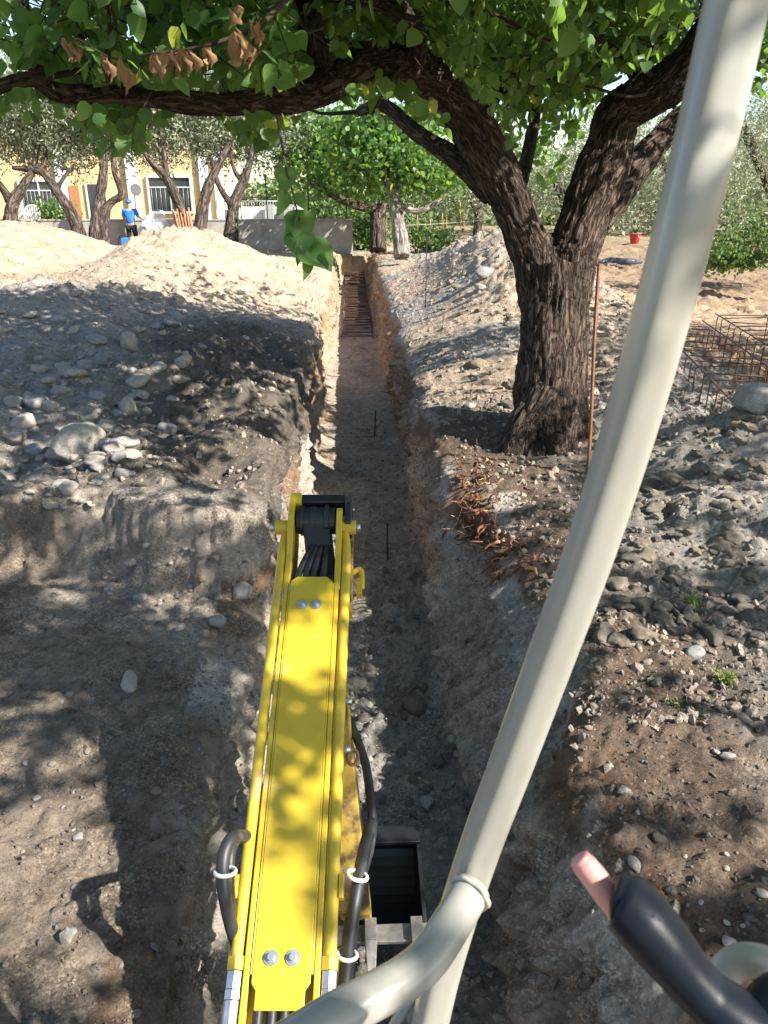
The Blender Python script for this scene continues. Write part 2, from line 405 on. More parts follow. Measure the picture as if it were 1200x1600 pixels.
def relief(x, y):
    """clods and crumbs of the loose earth; returns relief and a looseness mask"""
    leftm = (x < 0)
    loose = np.where(leftm, np.clip(0.25 + 0.75 * sst(3.9, 5.2, y + 0.5 * fbm(x, y, 2, 41)), 0, 1) * (1 - 0.5 * sst(22, 26, y)),
                     np.clip(0.35 + 0.65 * sst(1.2, 2.0, x), 0, 1))
    cleared = sst(0.55, 1.05, np.hypot((x - 1.6) / 1.05, (y - 5.6) / 0.85))   # trodden soil round the tree
    loose = loose * (0.25 + 0.75 * cleared)
    pale = np.where(leftm, sst(9.0, 12.0, y), 0)
    r = 0.075 * fbm(x * 1.7, y * 1.7, 5, 42) * loose
    lump = clods(x, y, 0.26, 43, 0.75) * 0.55 + clods(x + 3.3, y + 1.7, 0.12, 44, 0.8) * 0.8 + clods(x + 1.1, y + 4.7, 0.055, 45, 0.8) * 0.9
    lumpmask = 0.35 + 0.65 * sst(-0.15, 0.25, fbm(x * 0.9, y * 0.9, 3, 46))
    r = r + 1.25 * lump * loose * lumpmask * (1 - 0.1 * pale)
    r = r + 0.024 * fbm(x * 5, y * 5, 5, 47, .62) + 0.014 * fbm(x * 19, y * 19, 4, 48, .6) + (1 - loose) * clods(x + 7.7, y + 2.2, 0.06, 49, 0.5) * 0.7
    return r, loose
def surf(x, y):
    x = np.atleast_1d(np.asarray(x, float)); y = np.atleast_1d(np.asarray(y, float))
    rl, fl, fr, rr = edges(y)
    far = sst(30, 60, np.maximum(np.abs(x), y))
    g = np.where(x < 0, base_left(x, y), base_right(x, y)) * (1 - far)
    r, _ = relief(x, y)
    # shoulders drop a little towards the trench
    dl = np.where(x < 0, rl - x, x - rr)
    g = g - 0.10 * np.exp(-np.maximum(dl, 0) / 0.10)
    return g + r * (1 - far)
def floor_z(x, y):
    rub = sst(6.8, 4.2, y)
    z = -0.85 + 0.02 * fbm(x * 2, y * 1.2, 3, 51) + 0.012 * fbm(x * 14, y * 14, 3, 52)
    z = z + rub * (clods(x + 8, y, 0.13, 53, 0.7) * 0.6 + clods(x + 8, y, 0.06, 54, 0.9) * 0.8 + 0.04 * fbm(x * 3, y * 3, 3, 55))
    z = z + (1 - rub) * clods(x + 5, y, 0.07, 57, 0.25) * 0.5
    rl, fl, fr, rr = edges(y)
    d = np.minimum(x - fl, fr - x)
    z = z + 0.10 * np.exp(-np.maximum(d, 0) / 0.07) * (0.6 + 0.6 * fbm(y * 2.2, x * 0, 2, 56))
    end = sst(TREND - 0.5, TREND, y)
    return z * (1 - end) + end * surf(x, y)

def build_terrain():
    ys = [-4.0]
    while ys[-1] < 0.9: ys.append(ys[-1] + 0.12)
    while ys[-1] < 28.0: ys.append(ys[-1] + (0.0085 if 3.3 < ys[-1] < 4.5 else 0.0052 * ys[-1]))
    while ys[-1] < 400: ys.append(ys[-1] * 1.12)
    ys = np.array(ys)
    rl, fl, fr, rr = edges(ys)
    def geo(n, d0, g): return d0 * ((1 + g) ** np.arange(1, n + 1) - 1) / g
    dl = np.concatenate([geo(430, 0.011, 0.0066), 32 * 1.25 ** np.arange(1, 12)])
    dr = np.concatenate([geo(370, 0.012, 0.0075), 28 * 1.25 ** np.arange(1, 12)])
    nw, nf = 46, 80
    Y, DL = np.meshgrid(ys, dl[::-1], indexing='ij'); XL = rl[:, None] - DL
    Yr, DR = np.meshgrid(ys, dr, indexing='ij'); XR = rr[:, None] + DR
    ZL = surf(XL.ravel(), Y.ravel()).reshape(XL.shape); ZR = surf(XR.ravel(), Yr.ravel()).reshape(XR.shape)
    t = np.linspace(0, 1, nf)
    XF = fl[:, None] + (fr - fl)[:, None] * t[None]; YF = np.repeat(ys[:, None], nf, 1)
    ZF = floor_z(XF.ravel(), YF.ravel()).reshape(XF.shape)
    def wall(xtop, ztop, xbot, zbot, sgn, seed):
        s = np.linspace(0, 1, nw + 2)[1:-1]
        Z = ztop[:, None] + (zbot - ztop)[:, None] * s[None]
        e = s ** 1.25
        X = xtop[:, None] + (xbot - xtop)[:, None] * e[None]
        Yw = np.repeat(ys[:, None], nw, 1)
        dep = np.minimum(1, np.minimum(s, 1 - s) * 7)[None] * np.minimum(1, (ztop - zbot) / 0.5)[:, None]
        k = 0.11 * fbm(Yw * 2.2, Z * 2.6, 5, seed, .65) + 0.07 * fbm(Yw * 9, Z * 2.0, 4, seed + 7, .6) + 0.06 * fbm(Yw * 13, Z * 13, 4, seed + 9, .65) - clods(Yw, Z, 0.14, seed + 3, 0.35) * 0.8 * sgn * -1
        X = X + k * dep
        return X, Yw, Z
    XWL, YWL, ZWL = wall(rl, surf(rl, ys), fl, ZF[:, 0], 1, 61)
    XWR, YWR, ZWR = wall(fr, ZF[:, -1], rr, surf(rr, ys), -1, 71)
    X = np.concatenate([XL, rl[:, None], XWL, XF, XWR, rr[:, None], XR], 1)
    Yg = np.concatenate([Y, ys[:, None], YWL, YF, YWR, ys[:, None], Yr], 1)
    Z = np.concatenate([ZL, surf(rl, ys)[:, None], ZWL, ZF, ZWR, surf(rr, ys)[:, None], ZR], 1)
    ny, nx = X.shape
    idx = np.arange(ny * nx).reshape(ny, nx)
    Q = np.stack([idx[:-1, :-1], idx[:-1, 1:], idx[1:, 1:], idx[1:, :-1]], -1).reshape(-1, 4)
    V = np.stack([X, Yg, Z], -1).reshape(-1, 3)
    me = fastmesh('ground', V, Q, True)
    # soil colours: pale subsoil in the heaps, brown topsoil near the surface, grey-buff clay in the walls
    x, y, z = V.T
    nz = fbm(x * 0.8, y * 0.8, 4, 81); nz2 = fbm(x * 2.7, y * 2.7 + z * 3, 4, 82); nw3 = fbm(y * 1.3, z * 4 + x, 4, 83)
    pale = np.array([0.43, 0.342, 0.252]); buff = np.array([0.34, 0.29, 0.24]); grey = np.array([0.295, 0.275, 0.25])
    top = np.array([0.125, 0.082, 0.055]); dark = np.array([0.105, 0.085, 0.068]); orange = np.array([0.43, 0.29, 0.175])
    def L(a, b, f): return a + (b - a) * np.clip(f, 0, 1)[:, None]
    one = np.ones((len(x), 1))
    colr = buff * one
    left = x < -0.3
    # left side
    c = L(grey * one, pale * one, sst(7.5, 11.0, y + 1.5 * nz))
    c = L(c, orange * one, 0.35 * sst(0.1, 0.6, nz2) * sst(9, 12, y))
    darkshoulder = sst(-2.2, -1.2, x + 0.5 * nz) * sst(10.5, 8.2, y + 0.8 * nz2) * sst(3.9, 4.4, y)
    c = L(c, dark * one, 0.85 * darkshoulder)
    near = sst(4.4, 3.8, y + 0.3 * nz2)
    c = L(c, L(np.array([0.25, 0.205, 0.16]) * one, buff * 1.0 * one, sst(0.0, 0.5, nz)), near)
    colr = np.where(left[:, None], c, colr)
    # right side
    c = L(grey * 1.05 * one, pale * one, sst(-0.1, 0.5, nz + 0.3 * nz2 + 0.25 * sst(6, 9, y)))
    c = L(c, orange * one, 0.3 * sst(0.15, 0.6, nz2) * sst(6, 8, y))
    tops = sst(2.3, 1.2, x + 0.4 * nz2) * sst(8.5, 6.0, y)
    c = L(c, top * one, (0.85 - 0.45 * sst(0.0, 0.4, nz + 0.5 * nz2)) * tops)
    c = L(c, orange * 1.05 * one, 0.7 * sst(3.4, 4.2, x) * sst(6.0, 7.0, y))
    c = L(c, (orange * 0.6 + 0.04) * one, sst(12, 16, y) * sst(5, 7, x))
    colr = np.where((x > 0.55)[:, None], c, colr)
    # trench: wall layers and floor
    inside = (z < -0.05 + 0.06 * nw3) & (y < TREND + 0.3) & (x > -0.75) & (x < 1.15)
    depth = np.clip(-z / 0.85, 0, 1)
    wl = L(top * 1.5 * one, buff * 1.18 * one, sst(0.10, 0.38, depth + 0.22 * nw3))
    wl = L(wl, grey * 1.45 * one, sst(-0.1, 0.5, nw3 + 0.2 * nz2) * sst(9, 6, y))
    wl = L(wl, orange * 1.1 * one, 0.65 * sst(7.0, 10.0, y))
    fl_ = L(grey * 0.9 * one, L(buff * one, orange * one, 0.25 + 0.4 * nz2) * 1.12, sst(5.5, 9.0, y + 1.2 * nz))
    wl = L(wl, fl_, sst(0.88, 0.96, depth) * ((x > -0.42) & (x < 0.56)))
    colr = np.where(inside[:, None], wl, colr)
    # far grass-dry ground
    colr = L(colr, np.array([0.30, 0.24, 0.15]) * one, sst(27, 32, y))
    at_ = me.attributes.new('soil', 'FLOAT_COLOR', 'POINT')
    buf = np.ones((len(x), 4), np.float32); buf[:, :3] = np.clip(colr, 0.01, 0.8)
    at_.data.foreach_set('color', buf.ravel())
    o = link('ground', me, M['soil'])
    tag(o, 'bare excavated earth with a straight trench, spoil heaps and trodden soil', None, None, 'structure')
    return o
GROUND = build_terrain()
bpy.context.view_layer.update()
def GZ(x, y):
    hit, loc, nrm, i = GROUND.ray_cast(Vector((float(x), float(y), 6.0)), Vector((0, 0, -1)))
    return loc.z if hit else 0.0

# ------------------------------------------------------------------ stones, clods, gravel
def rock_verts(seed, sub=2, rough=0.22, flat=1.0, fine=0.05):
    bm = bmesh.new(); bmesh.ops.create_icosphere(bm, subdivisions=sub, radius=1.0)
    V = np.array([v.co[:] for v in bm.verts]); Fc = np.array([[v.index for v in f.verts] for f in bm.faces]); bm.free()
    n = vn3(V[:, 0] * 1.1 + 50 + seed * 3.1, V[:, 1] * 1.1 + 50, V[:, 2] * 1.1 + 50, seed) - 0.5
    n2 = vn3(V[:, 0] * 2.6 + 50, V[:, 1] * 2.6 + 50 + seed, V[:, 2] * 2.6 + 50, seed + 5) - 0.5
    V = V * (1 + rough * 2.0 * n + rough * 1.1 * n2)[:, None]
    rng = np.random.default_rng(seed + 900)
    for _ in range(4 if rough < .3 else 11):      # chipped faces
        d = rng.normal(size=3); d /= np.linalg.norm(d); k = V @ d; lim = 0.72 if rough < .3 else rng.uniform(.55, .8)
        V = V - np.maximum(0, k - lim)[:, None] * d[None] * 0.85
    n3 = vn3(V[:, 0] * 6 + 50, V[:, 1] * 6 + 50 + seed, V[:, 2] * 6 + 50, seed + 8) - 0.5
    n4 = vn3(V[:, 0] * 13 + 50, V[:, 1] * 13 + 50 + seed, V[:, 2] * 13 + 50, seed + 9) - 0.5
    V = V * (1 + fine * 1.6 * n3 + fine * n4)[:, None]
    V[:, 2] *= flat
    return V, Fc
ROCKS = [pymesh('rock_form', *rock_verts(s, 3, 0.2, 0.8)) for s in range(8)]
CLODS = [pymesh('clod_form', *rock_verts(s + 30, 3, 0.34, 0.8, .22)) for s in range(8)]
MESHMAT = {}
def shared(me, mat):
    k = (me.name, mat.name)
    if k not in MESHMAT:
        c = me.copy(); c.materials.clear(); c.materials.append(mat); MESHMAT[k] = c
    return MESHMAT[k]
rngS = random.Random(5)
def stone(name, label, cat, x, y, s, forms, mat, group=None, rot=None, z=None, sink=0.3):
    o = bpy.data.objects.new(name, shared(rngS.choice(forms), mat)); COL.objects.link(o)
    zz = GZ(x, y) if z is None else z
    o.scale = tuple(s); o.location = (x, y, zz + s[2] * (0.8 - 2 * sink) * 0.8)
    o.rotation_euler = rot if rot else (rngS.uniform(-.3, .3), rngS.uniform(-.3, .3), rngS.uniform(0, 6.28))
    tag(o, label, cat, group); return o
def ground_at(px, py):
    """walk the pixel's ray down to the surface"""
    d = FWD + RGT * (px - 600) / F - UPV * (py - 800) / F
    hit, loc, nrm, i = GROUND.ray_cast(Vector(C0.tolist()), Vector(d.tolist()))
    p = np.array(loc) if hit else C0 + 20 * d
    return p, float((p - C0) @ FWD)
BIG = [('boulder', 'largest pale rounded boulder low on the shaded left heap', 'boulder', 122, 712, 0.175, 0.15, 0.135, 'stone'),
       ('stone', 'long pale stone lying high on the left heap where shade meets sun', 'stone', 200, 545, 0.085, 0.15, 0.10, 'stone'),
       ('stone', 'pale oval stone just above and right of the big boulder', 'stone', 200, 645, 0.075, 0.085, 0.085, 'stone'),
       ('stone', 'small oval stone between the big boulder and the pale oval stone', 'stone', 168, 668, 0.05, 0.045, 0.035, 'stone'),
       ('stone', 'rounded stone directly left of the big boulder', 'stone', 55, 712, 0.075, 0.065, 0.06, 'stone_grey'),
       ('stone', 'white oval stone alone on the dark trodden ground left of the boom', 'stone', 200, 1076, 0.042, 0.075, 0.03, 'stone'),
       ('stone', 'squarish blue grey stone on the bank edge left of the boom', 'stone', 338, 978, 0.048, 0.042, 0.04, 'stone_grey'),
       ('stone', 'sunlit pale stone on the bank edge nearest the top of the boom', 'stone', 376, 934, 0.065, 0.06, 0.055, 'stone'),
       ('stone', 'grey boulder at the crest of the crumbly heap by the rebar cage', 'stone', 1185, 640, 0.17, 0.14, 0.12, 'stone_grey'),
       ('stone', 'pale grey stone halfway up the ridge behind the tree trunk', 'stone', 757, 432, 0.15, 0.12, 0.09, 'stone_grey'),
       ('stone', 'flat bluish stone on the dark soil right of the grey post', 'stone', 1087, 1026, 0.05, 0.035, 0.03, 'stone_grey'),
       ('clod', 'largest grey lump lying on the trench floor right of the boom', 'clod', 648, 1115, 0.07, 0.065, 0.055, 'clod_grey'),
       ('stone', 'small tan stone stuck in the bank above the black lever', 'stone', 993, 1357, 0.018, 0.03, 0.018, 'stone'),
       ('stone', 'small buff stone lying on bank just left of the curved handle', 'stone', 1140, 1480, 0.02, 0.02, 0.018, 'stone')]
for nm, lb, ct, px, py, sx, sy, sz, mt in BIG:
    p, t = ground_at(px, py)
    inn = p[2] < -0.4
    me = pymesh('boulder_form', *rock_verts(hash((px, py)) % 500, 4 if sx > 0.1 else 3, 0.13, 0.95))
    me.materials.append(M[mt])
    o = bpy.data.objects.new(nm, me); COL.objects.link(o); o.scale = (sx, sy, sz)
    o.location = (p[0], p[1] + sy * 0.4, p[2] + sz * 0.45); o.rotation_euler = (0.1, -0.15, rngS.uniform(-.4, .4)); tag(o, lb, ct)
def scatter(n, name, cat, label, group, pxr, pyr, smin, smax, forms, mats, cond=None, seed=1, p=2.2):
    r = random.Random(seed); k = 0; tries = 0
    while k < n and tries < n * 6:
        tries += 1
        px = r.uniform(*pxr); py = r.uniform(*pyr)
        if cond and not cond(px, py): continue
        pt, t = ground_at(px, py)
        s = smin + (smax - smin) * r.random() ** p
        rl, fl, fr, rr = edges(np.array([pt[1]]))
        if rl[0] - 0.02 < pt[0] < fl[0] + .02 or fr[0] - .02 < pt[0] < rr[0] + 0.03: continue
        stone(name, label, cat, pt[0], pt[1], (s * r.uniform(.8, 1.3), s * r.uniform(.8, 1.3), s * r.uniform(.6, .95)), forms, M[r.choice(mats)], group,
              z=pt[2] if fl[0] < pt[0] < fr[0] else None)
        k += 1
heapmask = lambda px, py: py > 395 + 0.30 * px and (px < 330 - 0.55 * max(0, py - 560)) or (300 < px < 400 and 480 < py < 545)
scatter(165, 'stone', 'stone', 'loose pale stone among many on the shaded face of the left heap', 'loose stones on the left heap', (0, 400), (450, 800), 0.022, 0.085, ROCKS, ['stone', 'stone', 'stone_grey'], heapmask, 3)
scatter(150, 'clod', 'clod', 'crumbly grey clod among many on the heap right of the grey post', 'clods on the right heap', (930, 1200), (620, 1010), 0.02, 0.075, CLODS, ['clod', 'clod', 'clod_grey'], lambda px, py: px > 1040 - 0.42 * (py - 640), 4)
scatter(70, 'clod', 'clod', 'pale sunlit clod among many on the ridge beside the tree trunk', 'clods on the ridge by the tree', (690, 985), (400, 640), 0.03, 0.10, CLODS, ['clod', 'clod', 'stone'], None, 5)
scatter(55, 'clod', 'clod', 'small grey lump among the rubble on the trench floor', 'lumps on the trench floor', (520, 760), (880, 1290), 0.015, 0.042, CLODS, ['clod_grey', 'clod_grey', 'stone_grey'], lambda px, py: px < 600 + 0.2 * (py - 700), 6)
scatter(40, 'pebble', 'pebble', 'grey pebble scattered on the dark trodden ground at lower left', 'pebbles on the lower left ground', (0, 330), (940, 1590), 0.007, 0.02, ROCKS, ['gravel_mid', 'gravel', 'stone_grey'], None, 7)
scatter(34, 'pebble', 'pebble', 'small stone scattered on the dark soil at lower right', 'stones on the lower right soil', (960, 1200), (1010, 1500), 0.008, 0.024, ROCKS, ['stone', 'clod_grey'], None, 8)
scatter(40, 'stone', 'stone', 'stone among the row along the bank edge left of the boom', 'stones along the bank edge', (150, 420), (850, 990), 0.012, 0.04, ROCKS, ['stone', 'stone_grey', 'clod'], None, 9)

def gravel(name, label, n, pts_fn, smin, smax, mat, seed):
    rng = np.random.default_rng(seed)
    X, Y, Z = pts_fn(rng, n); m = len(X)
    s = smin + (smax - smin) * rng.random(m) ** 4.5
    VV = []; FF = []; off = 0
    Mx = rotmats(rng, m) * s[:, None, None]
    Mx = Mx * (1 + .35 * rng.normal(size=(m, 1, 3))).clip(.5, 1.6)
    for k in range(5):
        tv, tf = rock_verts(seed * 7 + k, 1, 0.55, 0.85, .3); q = np.arange(k, m, 5)
        V, Fc = inst(tv, tf, Mx[q], np.stack([X, Y, Z + s * 0.12], 1)[q]); VV.append(V); FF.append(Fc + off); off += len(V)
    V = np.concatenate(VV); Fc = np.concatenate(FF)
    o = link(name, fastmesh(name, V, Fc, False), mat); tag(o, label, 'gravel', None, 'stuff'); return o
def on_ground(x0, x1, y0, y1, mask=None):
    def f(rng, n):
        y = y0 * (y1 / y0) ** rng.random(n); x = rng.uniform(x0, x1, n)
        rl, fl, fr, rr = edges(y); ok = (x < rl - 0.03) | (x > rr + 0.03)
        if mask is not None: ok &= mask(x, y)
        x = x[ok]; y = y[ok]; return x, y, surf(x, y)
    return f
def on_floor(y0, y1):
    def f(rng, n):
        y = y0 * (y1 / y0) ** rng.random(n); rl, fl, fr, rr = edges(y); x = fl + (fr - fl) * rng.random(n); return x, y, floor_z(x, y)
    return f
gravel('gravel', 'fine crumbs and gravel strewn over the left heap', 9000, on_ground(-6.0, -0.5, 4.2, 13), 0.006, 0.036, M['gravel'], 101)
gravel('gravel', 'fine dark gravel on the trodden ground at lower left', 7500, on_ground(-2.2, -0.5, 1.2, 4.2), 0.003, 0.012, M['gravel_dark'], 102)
gravel('gravel', 'crumbs of dry clay over the right heap and soil', 11000, on_ground(0.9, 4.4, 2.4, 7.5), 0.005, 0.034, M['gravel'], 103)
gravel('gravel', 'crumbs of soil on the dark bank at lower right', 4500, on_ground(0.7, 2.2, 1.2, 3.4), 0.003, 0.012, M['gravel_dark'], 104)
gravel('gravel', 'loose crumbs covering the trench floor', 6500, on_floor(1.7, 10), 0.004, 0.022, M['gravel_mid'], 105)
gravel('gravel', 'pale crumbs on the ridge behind the tree', 5000, on_ground(0.7, 4.6, 6.5, 18), 0.010, 0.045, M['gravel'], 106)

def in_walls(rng, n):
    y = 1.6 * (9.0 / 1.6) ** rng.random(n); sd_ = rng.random(n) < .35; z = rng.uniform(-.8, .2, n); x = np.zeros(n)
    ok = np.zeros(n, bool)
    for i in range(n):
        hit, loc, nrm, q = GROUND.ray_cast(Vector((.07, float(y[i]), float(z[i]))), Vector((-1 if sd_[i] else 1, 0, 0)), distance=1.4)
        if hit: x[i] = loc.x; ok[i] = True
    return x[ok], y[ok], z[ok]
gravel('gravel', 'small stones and crumbs sticking out of the trench walls', 2600, in_walls, 0.005, 0.03, M['gravel_mid'], 107)
# ------------------------------------------------------------------ leaves
def leaf_template(rich=False):
    """ovate leaf, unit length along +y, folded along the midrib, tip drooping"""
    if rich: ys = np.array([0, .10, .25, .42, .6, .78, .9, 1.0]); ws = np.array([0.02, .26, .40, .42, .36, .22, .10, 0.0])
    else: ys = np.array([0, .16, .45, .75, 1.0]); ws = np.array([0.02, .32, .42, .25, 0.0])
    V = []; Fc = []
    for i, (a, w) in enumerate(zip(ys, ws)):
        z = -0.16 * a * a
        V += [(-w, a - 0.05 * (1 if i else 0), z + 0.22 * w), (0, a, z), (w, a - 0.05 * (1 if i else 0), z + 0.22 * w)]
    for i in range(len(ys) - 1):
        b = i * 3
        Fc += [(b, b + 1, b + 4, b + 3), (b + 1, b + 2, b + 5, b + 4)]
    return np.array(V, float), np.array(Fc)
LEAF_V, LEAF_F = leaf_template()
LEAF_RV, LEAF_RF = leaf_template(True)

def nearest_on(V, P, R, S):
    """for verts V: nearest point on the polyline set; returns centre, radius, arc length, tangent"""
    best = np.full(len(V), 1e9); cen = np.zeros_like(V); rad = np.zeros(len(V)); arc = np.zeros(len(V)); tan = np.zeros_like(V)
    for (a, b, ra, rb, s0) in S:
        d = b - a; L2 = d @ d
        t = np.clip(((V - a) @ d) / L2, 0, 1); c = a + t[:, None] * d; r = ra + (rb - ra) * t
        dist = np.linalg.norm(V - c, axis=1) - r
        m = dist < best
        best[m] = dist[m]; cen[m] = c[m]; rad[m] = r[m]; arc[m] = s0 + t[m] * math.sqrt(L2); tan[m] = d / math.sqrt(L2)
    return cen, rad, arc, tan
def wood_mesh(name, limbs, voxel, depth, freq=(9.0, 2.2), seed=1, nseg=14):
    """tubes welded by a voxel remesh, then cut into fissured bark; keeps the bark coordinates as an attribute"""
    mb_V = []; mb_F = []; S = []
    for li, (pts, rad) in enumerate(limbs):
        P = spline(pts, 5); R = interp(rad, len(P))
        V, Fc = sweep(P, R, nseg); b = len(mb_V); mb_V += list(V); mb_F += [tuple(i + b for i in f) for f in Fc]
        s = li * 3.7
        for i in range(len(P) - 1):
            S.append((P[i], P[i + 1], R[i], R[i + 1], s)); s += np.linalg.norm(P[i + 1] - P[i])
    me = pymesh(name, mb_V, mb_F)
    o = bpy.data.objects.new('tmp_wood', me); COL.objects.link(o)
    md = o.modifiers.new('r', 'REMESH'); md.mode = 'VOXEL'; md.voxel_size = voxel
    sm = o.modifiers.new('s', 'SMOOTH'); sm.factor = 0.5; sm.iterations = 6
    dg = bpy.context.evaluated_depsgraph_get(); ev = o.evaluated_get(dg)
    m2 = bpy.data.meshes.new_from_object(ev, depsgraph=dg)
    bpy.data.objects.remove(o); bpy.data.meshes.remove(me)
    n = len(m2.vertices); V = np.empty(n * 3, np.float32); m2.vertices.foreach_get('co', V); V = V.reshape(-1, 3).astype(float)
    N = np.empty(n * 3, np.float32); m2.vertex_normals.foreach_get('vector', N); N = N.reshape(-1, 3).astype(float)
    cen, rad, arc, tan = nearest_on(V, None, None, S)
    q = V - cen; q /= np.linalg.norm(q, axis=1)[:, None] + 1e-9
    ref = np.array([0.9, 0.3, 0.3]); ux = np.cross(tan, ref); ux /= np.linalg.norm(ux, axis=1)[:, None]; uy = np.cross(tan, ux)
    cx = (q * ux).sum(1) * rad; cy = (q * uy).sum(1) * rad
    B = np.stack([cx, arc, cy], 1)
    fx, fy = freq
    wz = 0.35 * vn3(cx * fx * .4 + 40, arc * fy * .8 + 40, cy * fx * .4 + 40, seed + 3)
    a = vn3(cx * fx + 60 + wz * 2, arc * fy + 60, cy * fx + 60, seed); b = vn3(cx * fx * 2.3 + 60, arc * fy * 2.1 + 60, cy * fx * 2.3 + 60 + wz, seed + 1)
    ridge = (1 - np.abs(2 * a - 1)) * 0.6 + (1 - np.abs(2 * b - 1)) * 0.4
    big = vn3(V[:, 0] * 3 + 50, V[:, 1] * 3 + 50, V[:, 2] * 3 + 50, seed + 2) - 0.5
    amp = depth * np.clip(rad / 0.15, 0.15, 1.3)
    V = V + N * ((0.45 - ridge) * 2.0 * amp + big * 0.25 * np.clip(rad, 0, 0.16))[:, None]
    m2.vertices.foreach_set('co', V.astype(np.float32).ravel())
    at_ = m2.attributes.new('bark', 'FLOAT_VECTOR', 'POINT'); at_.data.foreach_set('vector', B.astype(np.float32).ravel())
    m2.polygons.foreach_set('use_smooth', np.ones(len(m2.polygons), bool)); m2.materials.clear(); m2.update()
    return m2

# ------------------------------------------------------------------ the big forked tree beside the trench
A = at
TB = np.array(on(850, 690, 0.0)); TB[2] = GZ(TB[0], TB[1])
tree = thing('tree', TB, 'large gnarled tree with a forked trunk at the edge of the trench', 'tree')
zb = (TB - C0) @ FWD
def T(px, py, dz=0.0): return A(px, py, zb + dz)
fork = T(856, 405, -0.05)
limbs = [
 ([T(846, 735, .02), T(852, 690, .0), T(858, 640, 0), T(862, 560, 0), T(866, 480, 0), T(868, 425, 0)], [.47, .36, .305, .285, .285, .315]),
 # root flares
 ([T(850, 630, -.1), T(815, 685, -.20), T(785, 728, -.26)], [.22, .15, .06]),
 ([T(868, 640, -.1), T(870, 695, -.30), T(888, 732, -.40)], [.22, .15, .06]),
 ([T(880, 640, 0), T(915, 680, 0.05), T(935, 705, .1)], [.18, .11, .04]),
 # left limb
 ([T(845, 470, 0), T(832, 400, -.05), T(805, 330, -.15), T(765, 245, -.35), T(715, 165, -.65), T(672, 118, -.95), T(625, 96, -1.25), T(560, 100, -1.55)], [.20, .185, .17, .165, .155, .15, .13, .115]),
 # left branch running across the top left
 ([T(575, 98, -1.5), T(522, 128, -1.72), T(470, 153, -1.92), T(410, 158, -2.1), T(330, 164, -2.3), T(255, 156, -2.45), T(180, 148, -2.6), T(95, 146, -2.75), T(45, 124, -2.9), T(-40, 150, -3.1)], [.10, .10, .083, .075, .062, .052, .046, .044, .035, .03]),
 ([T(522, 128, -1.72), T(500, 95, -1.8), T(492, 55, -1.9), T(470, -10, -2.1), T(430, -90, -2.2)], [.085, .06, .055, .05, .04]),
 ([T(100, 146, -2.75), T(48, 110, -2.8), T(45, 50, -2.8), T(40, -40, -2.8)], [.03, .02, .016, .012]),
 # branch crossing the top, nearer
 ([T(640, 100, -1.2), T(655, 50, -1.6), T(610, 8, -2.2), T(545, -8, -2.6), T(455, -30, -3.0)], [.09, .07, .058, .05, .04]),
 # second left limb behind
 ([T(772, 300, -.1), T(735, 265, -.05), T(690, 232, 0), T(648, 205, .1), T(600, 165, .3), T(560, 175, .6)], [.12, .095, .085, .08, .06, .045]),
 # right limb
 ([T(880, 470, .05), T(893, 400, -.02), T(925, 310, -.08), T(950, 240, -.15), T(972, 175, -.3), T(1040, 135, -.5), T(1095, 75, -.7), T(1130, 20, -.9), T(1170, -70, -1.1)], [.20, .21, .205, .195, .185, .165, .15, .14, .12]),
 ([T(915, 360, .15), T(965, 300, .3), T(1010, 240, .45), T(1060, 190, .6), T(1120, 130, .9), T(1200, 70, 1.2)], [.16, .145, .13, .12, .09, .07]),
 ([T(1015, 120, -.45), T(1022, 70, -.4), T(1018, 20, -.3), T(1030, -60, -.3)], [.085, .065, .06, .05]),
 ([T(1000, 140, -.35), T(960, 60, .2), T(930, 45, .5), T(905, 70, .8)], [.05, .045, .04, .03]),
 # inner branches
 ([T(800, 330, .1), T(825, 240, .6), T(840, 140, 1.2), T(820, 60, 1.6)], [.07, .06, .05, .04]),
 ([T(745, 200, -.3), T(800, 110, .3), T(850, 20, .5)], [.06, .05, .04]),
 # overhead
 ([T(1130, 20, -.9), A(1250, -250, 4.2), A(1450, -500, 3.2), A(1800, -800, 2.4)], [.10, .09, .07, .05]),
 ([T(672, 110, -.95), A(700, -200, 4.3), A(720, -500, 3.4), A(760, -900, 2.6)], [.10, .08, .06, .04]),
 ([T(470, -10, -2.1), A(330, -300, 3.4), A(100, -500, 2.9)], [.05, .045, .03]),
]
link('trunk', wood_mesh('trunk', limbs, 0.0135, 0.02, (20.0, 3.6), 3, 16), M['bark'], tree)

rngT = np.random.default_rng(77)
# thin side branches
side = []
for li, lo in ((4, 3), (5, 1), (6, 1), (8, 1), (9, 1), (10, 4), (11, 2), (12, 1), (13, 1), (14, 0), (15, 1), (16, 1), (17, 1), (18, 0)):
    P = spline(limbs[li][0][lo:], 5)
    for k in range(9):
        p = P[rngT.integers(0, len(P))]
        d = rngT.normal(size=3) * np.array([1, 1, .55]); d[2] += 0.35; d /= np.linalg.norm(d)
        L = rngT.uniform(0.6, 1.5)
        q = [p, p + d * L * .35 + rngT.normal(size=3) * .05, p + d * L * .7 + np.array([0, 0, -.04]), p + d * L + np.array([0, 0, -.12])]
        qx, qy, qz = proj(np.array(q))
        if qz.min() < 2.0: continue
        if ((qy > 185) & (qx > -30) & (qx < 1230)).any(): continue
        side.append(q)
LIMX = [-400, 0, 100, 150, 215, 240, 330, 360, 385, 430, 455, 520, 560, 640, 690, 740, 780, 860, 900, 960, 1040, 1090, 1150, 1300, 1600]
LIMY = [400, 195, 205, 258, 252, 190, 185, 215, 242, 236, 195, 170, 200, 215, 195, 260, 285, 315, 230, 120, 110, 130, 150, 170, 300]
def under(px, py): return py < np.interp(px, LIMX, LIMY)
